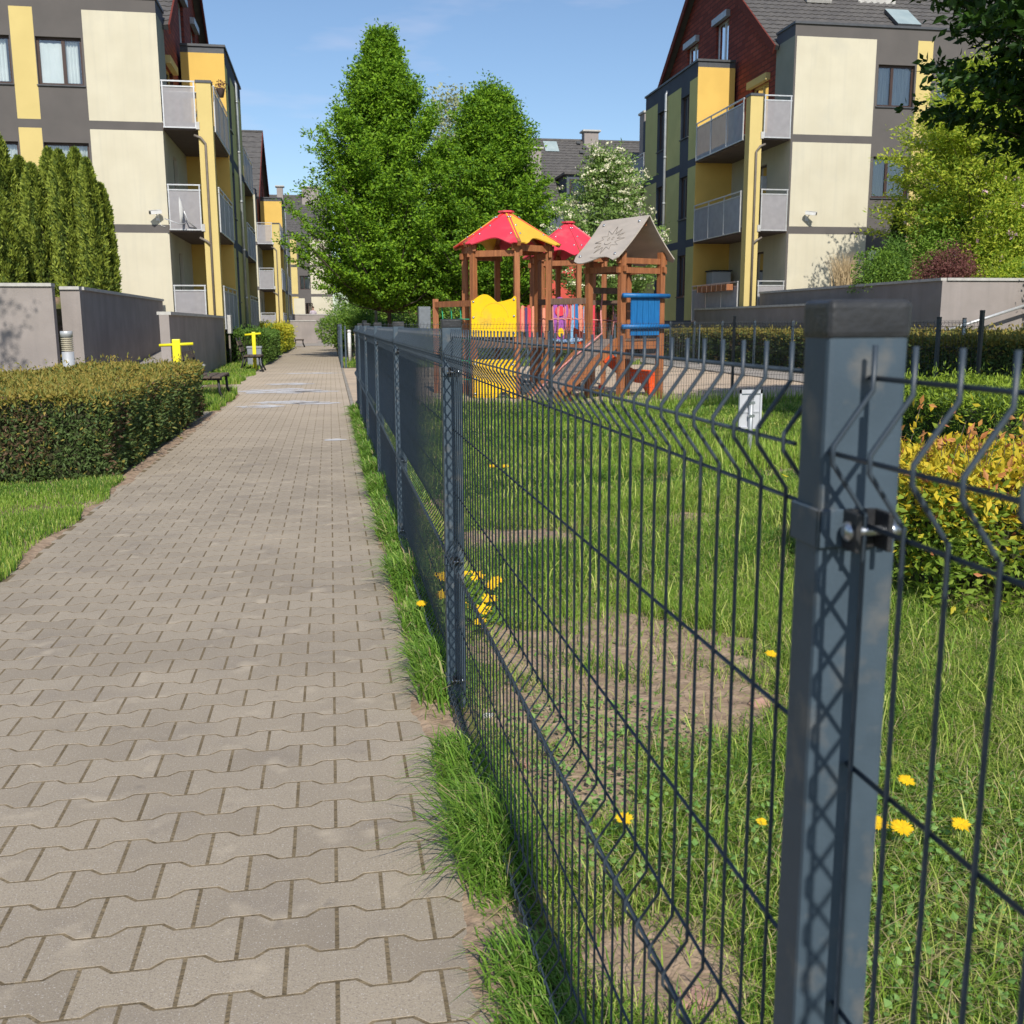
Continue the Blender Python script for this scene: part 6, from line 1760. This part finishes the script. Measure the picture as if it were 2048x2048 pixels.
# ramp
L_ = 1.38
rdn = -pd
T0, T1 = A0 + Vector((0, 0, .99)) + rd * .07, A1 + Vector((0, 0, .99)) - rd * .07
Bt0, Bt1 = T0 + rdn * L_ - Vector((0, 0, .96)), T1 + rdn * L_ - Vector((0, 0, .96))
mb = MB()
for k in range(15):
    t = (k + .5) / 15; mb.beam(T0.lerp(Bt0, t), T1.lerp(Bt1, t), (Bt0 - T0).length / 15 - .007, .03, up=tuple((T1 - T0).cross(Bt0 - T0).normalized()))
mb.build('ramp', mat('ramp boards', (.26, .20, .165), (.20, .155, .13), rough=.85, scale=6, stretch=(1, 8, 1), bump=.3), play)
for a_, b__ in ((T0, Bt0), (T1, Bt1)):
    mb = MB(); mb.beam(a_ + Vector((0, 0, -.02)), b__ + Vector((0, 0, -.02)), .055, .13); mb.build('ramp_beam', WOOD, play)
mb = MB(); mb.prism([(0, 0), (.55, 0), (.55, .42)], Bt0 - rdn * .02 + rd * .1 + Vector((0, 0, 0)), -rdn, (0, 0, 1), rd, .02); mb.build('ramp_side', HMAU, play)
mb = MB()
hk = A1.lerp(B1, .35) + Vector((0, 0, 1.78))
mb.tube([hk, hk + rdn * .12 + Vector((0, 0, -.35)) - rd * .1, T1.lerp(T0, .4) + Vector((0, 0, .10)), T1.lerp(T0, .35).lerp(Bt1, .5) + Vector((0, 0, .06)), Bt0.lerp(Bt1, .6) + Vector((0, 0, .05)) + rdn * .1], .014, 6)
mb.build('climbing_rope', ROPEP, play)
mb = MB(); mb.beam(A1 + Vector((0, 0, 1.80)), B1 + Vector((0, 0, 1.80)), .06, .10); mb.build('rope_bar', WOODG, play)
mb = MB(); mb.beam(A1 + Vector((0, 0, 1.60)), B1 + Vector((0, 0, 1.60)), .06, .08); mb.build('rope_bar', WOODG, play)
mb = MB()
m1_ = A1.lerp(B1, .62)
mb.tube([m1_ + Vector((0, 0, 1.58)), m1_ + Vector((0.02, 0, 1.3)), m1_ + Vector((-.01, 0, 1.02))], .012, 5)
mb.tube([A1 + Vector((0, 0, 1.32)), m1_ + Vector((0, 0, 1.30)), B1 + Vector((0, 0, 1.32))], .010, 5)
mb.build('rope_side', ROPEP, play)
# rope bridge between the hexagonal tower and the sun tower
g0, g1 = pos1[0], A1
h0, h1 = pos1[5], B1.lerp(A1, .9) + rd * .55
for (p, q, nm) in ((g0, g1, 'bridge_rail'), (h0, h1, 'bridge_rail')):
    mb = MB(); mb.beam(p + Vector((0, 0, 1.63)), q + Vector((0, 0, 1.63)), .07, .10); mb.build(nm, WOODG, play)
    mb = MB(); S3 = lambda s_, z: p.lerp(q, s_) + Vector((0, 0, z))
    ks = [.1 + .16 * k for k in range(6)]
    for k, s_ in enumerate(ks): mb.tube([S3(s_, 1.60), S3(s_ + .012 * (-1) ** k, 1.33), S3(s_ + .05 * (-1) ** k, 1.0)], .009, 5)
    mb.tube([S3(t / 12, 1.33 + .012 * math.cos(t * math.pi)) for t in range(13)], .011, 5)
    mb.build('bridge_ropes', ROPEP, play)
    mb = MB(); mb.beam(p + Vector((0, 0, .86)), q + Vector((0, 0, .86)), .06, .10); mb.build('bridge_beam', WOOD, play)
mb = MB()
for k in range(11):
    t = (k + .5) / 11
    p, q = g0.lerp(g1, t), h0.lerp(h1, t); sag = -.05 * math.sin(t * math.pi)
    mb.tube([p + Vector((0, 0, 1.0 + sag)), (p + q) / 2 + Vector((0, 0, .98 + sag)), q + Vector((0, 0, 1.0 + sag))], .02, 6)
for s_ in (.1, .35, .65, .9): mb.tube([g0.lerp(h0, s_) + Vector((0, 0, 1.0)), g0.lerp(h0, s_).lerp(g1.lerp(h1, s_), .5) + Vector((0, 0, .95)), g1.lerp(h1, s_) + Vector((0, 0, 1.0))], .018, 6)
mb.build('bridge_deck', ROPEB, play)
# slide
sl = [PX(1150, 18.9, .98), PX(1185, 18.8, .80), PX(1245, 18.6, .36), PX(1272, 18.5, .27), PX(1312, 18.4, .25)]
wv = (CW(0, 1, 0) - CW(0, 0, 0)) * .24
mb = MB()
for i in range(len(sl) - 1):
    p, q = sl[i], sl[i + 1]
    mb._add([p - wv, q - wv, q + wv, p + wv, p - wv - Vector((0, 0, .02)), q - wv - Vector((0, 0, .02)), q + wv - Vector((0, 0, .02)), p + wv - Vector((0, 0, .02))], [(0, 1, 2, 3), (4, 7, 6, 5)])
mb.build('slide_chute', mat('slide red', (.42, .03, .015), rough=.35), play)
for sg in (-1, 1):
    mb = MB()
    o2 = [Vector((p.x, p.y, p.z)) + wv * sg for p in sl]
    lo_ = [p - Vector((0, 0, .05)) for p in o2]; hi_ = [p + Vector((0, 0, .20 if i < 3 else .17)) for i, p in enumerate(o2)]
    t_ = wv.normalized() * .02 * sg
    for i in range(len(o2) - 1):
        for off in (Vector((0, 0, 0)), t_): mb._add([lo_[i] + off, lo_[i + 1] + off, hi_[i + 1] + off, hi_[i] + off], [(0, 1, 2, 3)])
        mb._add([hi_[i], hi_[i + 1], hi_[i + 1] + t_, hi_[i] + t_], [(0, 1, 2, 3)])
    mb._add([lo_[-1] - Vector((.22, 0, 0)), lo_[-1], lo_[-1] - Vector((0, 0, .22)), lo_[-1] - Vector((.10, 0, .22))], [(0, 1, 2, 3)])
    mb.build('slide_side', HORA, play)
# coloured picket panels on the far tower
def picket(px0, px1, D, z0, z1, n_, cols, name):
    p, q = PX(px0, D, 0), PX(px1, D, 0)
    for k in range(n_):
        a_, b__ = p.lerp(q, (k + .12) / n_), p.lerp(q, (k + .88) / n_)
        w_ = (b__ - a_).length; d_ = (b__ - a_).normalized()
        mb = MB(); hz_ = z1 + .03 * math.sin(k * 1.7)
        mb.prism([(0, z0), (w_, z0), (w_, hz_ - w_ * .4)] + [(w_ / 2 + w_ / 2 * math.cos(t), hz_ - w_ * .4 + w_ * .5 * math.sin(t)) for t in [math.pi * s_ / 6 for s_ in range(1, 6)]] + [(0, hz_ - w_ * .4)], a_, d_, (0, 0, 1), Vector((-d_.y, d_.x, 0)), .02)
        mb.build(name, cols[k % len(cols)], play)
picket(1036, 1100, 20.7, .85, 1.58, 9, [HRED, SALMON, HPUR2, HRED, SALMON, HPUR2], 'picket')
picket(1142, 1192, 20.7, .85, 1.62, 6, [LBLUE, HBLUE, SALMON, LBLUE, HPUR, HRED], 'picket')
p, q = PX(1104, 20.6, 0), PX(1138, 20.6, 0); d_ = (q - p).normalized(); w_ = (q - p).length
mb = MB(); mb.prism([(w_ / 2 + w_ / 2 * math.cos(t) * (1 if math.sin(t) > -.2 else .75), 1.47 + .30 * math.sin(t) * (1 if math.sin(t) > 0 else 2.2)) for t in [2 * math.pi * k / 28 for k in range(28)]], p, d_, (0, 0, 1), Vector((-d_.y, d_.x, 0)), .02)
pp_ = mb.build('purple_board', HPUR, play)
mb = MB(); mb.prism([(w_ / 2 + .10 * math.cos(t), 1.50 + .10 * math.sin(t)) for t in [2 * math.pi * k / 20 for k in range(20)]], p - Vector((0, .025, 0)), d_, (0, 0, 1), Vector((-d_.y, d_.x, 0)), .02); mb.build('red_disc', HRED, pp_)
mb = MB(); mb.prism([(w_ * .55 + .06 * math.cos(t), 1.08 + .09 * math.sin(t)) for t in [2 * math.pi * k / 20 for k in range(20)]], p - Vector((0, .03, 0)), d_, (0, 0, 1), Vector((-d_.y, d_.x, 0)), .02); mb.build('yellow_disc', HYEL, pp_)
tr_ = empty('toy_truck', (PX(1200, 17.9, 0).x, PX(1200, 17.9, 0).y, 0), 'small yellow and red toy truck standing in the sand behind the ramp', 'toy')
c0 = PX(1200, 17.9, 0)
mb = MB(); mb.bbox(c0.x - .09, c0.x + .09, c0.y - .06, c0.y + .06, .05, .13, .01); mb.build('body', HYEL, tr_)
mb = MB(); mb.bbox(c0.x + .0, c0.x + .1, c0.y - .05, c0.y + .05, .131, .2, .01); mb.build('cab', HRED2, tr_)
for sx_ in (-.06, .06):
    for sy_ in (-.065, .065):
        mb = MB(); mb.tube([(c0.x + sx_, c0.y + sy_ - .01, .035), (c0.x + sx_, c0.y + sy_ + .01, .035)], .035, 10); mb.build('wheel', BLACKP, tr_)
bk = empty('rubber_block', (PX(1052, 18.6, 0).x, PX(1052, 18.6, 0).y, 0), 'dark grey low block in the sand beside the ramp foot', 'block')
c0 = PX(1052, 18.6, 0)
mb = MB(); mb.bbox(c0.x - .12, c0.x + .12, c0.y - .3, c0.y + .3, 0, .19, .015); mb.build('base', mat('dark rubber', (.05, .055, .06), rough=.8), bk)
mb = MB(); mb.bbox(c0.x - .13, c0.x + .13, c0.y - .31, c0.y + .31, .191, .215, .008); mb.build('top', mat('worn rubber top', (.12, .12, .125), rough=.8), bk)

# ================================================================== STREET FURNITURE
def bench(x, y, label, ln=1.5):
    r = empty('bench', (x, y, 0), label, 'bench', 'wooden benches along the path')
    for k in range(3):
        mb = MB(); mb.bbox(x - .22 + k * .155, x - .085 + k * .155, y, y + ln, .415, .445, .008); mb.build('seat_slat', BENCHW, r)
    for k in range(2):
        mb = MB(); c_ = Vector((x - .30 - .055 * k, y, .60 + .17 * k)); mb.beam(c_, c_ + Vector((0, ln, 0)), .03, .12, up=(-.3, 0, 1)); mb.build('back_slat', BENCHW, r)
    for yy in (y + .12, y + ln - .12):
        mb = MB()
        mb.tube([(x - .40, yy, .92), (x - .31, yy, .60), (x - .24, yy, .40), (x + .24, yy, .40)], .022, 6)
        mb.tube([(x - .22, yy, .40), (x - .27, yy, .2), (x - .34, yy, 0)], .024, 6); mb.tube([(x + .18, yy, .40), (x + .19, yy, .2), (x + .28, yy, 0)], .024, 6)
        mb.build('leg', IRON, r)
    return r
bench(-1.98, 17.0, 'weathered bench whose seat sticks out behind the yew hedge')
bench(-2.10, 28.6, 'bench with black iron legs in front of the second yellow exercise post', 1.2)
bench(-1.75, 60.0, 'small distant bench beyond the yellow hedge', 1.2)
def gym(x, y, h, label):
    r = empty('exercise_post', (x, y, 0), label, 'exercise equipment', 'yellow outdoor exercise posts')
    mb = MB(); mb.bbox(x - .055, x + .055, y - .05, y + .05, -.1, h + .03, .012); mb.build('post', GYEL, r)
    mb = MB(); mb.tube([(x - .23, y - .03, h - .055), (x + .23, y - .03, h - .035)], .021, 8); mb.build('handlebar', GYEL, r)
    mb = MB(); mb.bbox(x + .06, x + .32, y - .10, y + .12, .52, .57, .01); mb.beam((x + .22, y - .02, .53), (x + .36, y - .02, .70), .2, .03); mb.build('seat', COPING, r)
    mb = MB(); mb.tube([(x + .05, y, .45), (x + .2, y, .52)], .03, 6); mb.build('arm', GYEL, r)
    return r
gym(-2.14, 15.2, 1.03, 'yellow exercise post with crossbar rising behind the yew hedge')
g2 = empty('exercise_post', (-2.12, 29.9, 0), 'slim yellow exercise post with crossbar behind the second bench', 'exercise equipment', 'yellow outdoor exercise posts')
mb = MB(); mb.bbox(-2.17, -2.07, 29.85, 29.95, -.1, 1.06, .012); mb.build('post', GYEL, g2)
mb = MB(); mb.tube([(-2.36, 29.88, .98), (-1.92, 29.88, 1.02)], .028, 8); mb.build('handlebar', GYEL, g2)
bn = empty('litter_bin', (-2.2, 31.4, 0), 'square grey litter bin behind the yellow exercise post', 'bin')
mb = MB(); mb.bbox(-2.42, -2.02, 31.2, 31.6, -.02, .58, .02); mb.build('body', mat('bin grey', (.22, .24, .27), rough=.6), bn)
mb = MB(); mb.bbox(-2.44, -2.00, 31.18, 31.62, .581, .64, .02); mb.build('rim', mat('bin rim', (.28, .30, .33), rough=.6), bn)
bd = empty('bollard_lamp', (-3.25, 13.75, 0), 'brushed steel bollard lamp behind the yew hedge', 'lamp')
mb = MB(); mb.tube([(-3.25, 13.75, -.1), (-3.25, 13.75, .93)], .072, 16); mb.build('tube', ALU, bd)
mb = MB()
for k in range(7): mb.lathe((-3.25, 13.75, .94 + k * .024), [(.062, 0), (.074, .004), (.074, .010), (.058, .020)], 16)
mb.build('louvres', mat('lamp louvre', (.42, .38, .28), rough=.5), bd)
mb = MB(); mb.lathe((-3.25, 13.75, 1.108), [(.074, 0), (.074, .07), (.068, .078)], 16); mb.build('cap', ALU, bd)
cb2 = empty('utility_cabinet', (3.25, 36, 0), 'tall grey metal cabinet right of the hornbeam trunk', 'cabinet')
mb = MB(); mb.bbox(3.0, 3.42, 35.8, 36.3, 0, 1.85, .02); mb.build('body', mat('cabinet paint', (.13, .15, .17), rough=.5), cb2)
mb = MB(); mb.bbox(3.02, 3.40, 35.775, 35.8, .05, 1.8, .01); mb.build('door', mat('cabinet door', (.17, .19, .21), rough=.5), cb2)
for x, y, lb in ((0.62, 35.5, 'left one of two short white posts behind the playground opening'), (0.86, 35.6, 'right one of two short white posts behind the playground opening')):
    w_ = empty('white_post', (x, y, 0), lb, 'post', 'short white posts behind the opening')
    mb = MB(); mb.tube([(x, y, 0), (x, y, 1.0)], .06, 10); mb.build('stem', WHITE, w_)
    mb = MB(); mb.lathe((x, y, 1.0), [(.07, 0), (.07, .05), (.03, .08)], 10); mb.build('cap', WHITE, w_)
lm = empty('lamp_post', (1.95, 45, 0), 'thin pale lamp post among the bushes', 'lamp post')
mb = MB(); mb.tube([(1.95, 45, 0), (1.95, 45, 3.6)], .055, 8); mb.build('pole', COPING, lm)
mb = MB(); mb.lathe((1.95, 45, 3.6), [(.1, 0), (.2, .15), (.22, .35), (.1, .45)], 10); mb.build('lamp_head', ALU, lm)
ps = empty('parasol', (-3.1, 80, 1.2), 'closed white parasol on the far terrace', 'parasol')
mb = MB(); mb.tube([(-3.1, 86, 1.2), (-3.1, 86, 3.3)], .03, 6); mb.build('pole', WHITE, ps)
mb = MB(); mb.lathe((-3.1, 86, 1.7), [(.12, 0), (.22, .3), (.17, .9), (.10, 1.3), (.03, 1.55)], 10); mb.build('canopy', WHITE, ps)
ps.location = (-3.1, 86, 1.2)
for c_ in ps.children:
    c_.location = (0, -6, 0)

# person on the far terrace
pr_ = empty('person', (-1.35, 88, 0.96), 'person in a light shirt standing behind the far terrace wall, looking down', 'person')
def skin_body(parent, base, mats_):
    B = Vector(base)
    V = [(0, 0, .92), (0, 0, 1.15), (0, .0, 1.40), (0, -.02, 1.50), (0, -.04, 1.62), (0, -.05, 1.72),
         (-.19, 0, 1.40), (-.25, -.02, 1.14), (-.10, -.22, 1.06), (-.02, -.27, 1.05),
         (.19, 0, 1.40), (.25, -.02, 1.14), (.10, -.22, 1.06), (.02, -.27, 1.05),
         (-.10, 0, .86), (-.11, -.01, .48), (-.11, .02, .07), (-.11, -.14, .03), (.10, 0, .86), (.11, -.01, .48), (.11, .02, .07), (.11, -.14, .03)]
    E = [(0, 1), (1, 2), (2, 3), (3, 4), (4, 5), (2, 6), (6, 7), (7, 8), (8, 9), (2, 10), (10, 11), (11, 12), (12, 13), (0, 14), (14, 15), (15, 16), (16, 17), (0, 18), (18, 19), (19, 20), (20, 21)]
    R_ = [.14, .13, .15, .055, .095, .07, .065, .05, .038, .03, .065, .05, .038, .03, .095, .065, .045, .04, .095, .065, .045, .04]
    me = bpy.data.meshes.new('body'); me.from_pydata([tuple(Vector(v) + B - wloc(parent)) for v in V], E, [])
    me.materials.append(mats_)
    o = link_mesh('body', me, parent)
    o.modifiers.new('skin', 'SKIN')
    for i, r in enumerate(R_): me.skin_vertices[0].data[i].radius = (r, r * .85)
    me.skin_vertices[0].data[0].use_root = True
    s_ = o.modifiers.new('sub', 'SUBSURF'); s_.levels = 2; s_.render_levels = 2
    return o
skin_body(pr_, (-1.35, 88, .96), SKIN)
mb = MB()
bx_, by_, bz_ = -1.35, 88, .96
mb.lathe((bx_, by_, bz_ + .9), [(.17, 0), (.17, .2), (.20, .42), (.15, .54), (.07, .58)], 14)
mb.tube([(bx_ - .16, by_, bz_ + 1.42), (bx_ - .25, by_, bz_ + 1.15)], .072, 8); mb.tube([(bx_ + .16, by_, bz_ + 1.42), (bx_ + .25, by_, bz_ + 1.15)], .072, 8)
mb.build('shirt', mat('pale mauve shirt', (.50, .44, .50), rough=.9), pr_)
mb = MB(); mb.lathe((bx_, by_ - .01, bz_ + 1.66), [(.095, 0), (.105, .05), (.085, .11), (.03, .14)], 12); mb.build('hair', mat('brown hair', (.06, .035, .02), rough=.8), pr_)
mb = MB(); mb.tube([(bx_ - .11, by_, bz_ + .92), (bx_ - .12, by_, bz_ + .1)], .09, 8); mb.tube([(bx_ + .11, by_, bz_ + .92), (bx_ + .12, by_, bz_ + .1)], .09, 8); mb.build('trousers', BGREY, pr_)
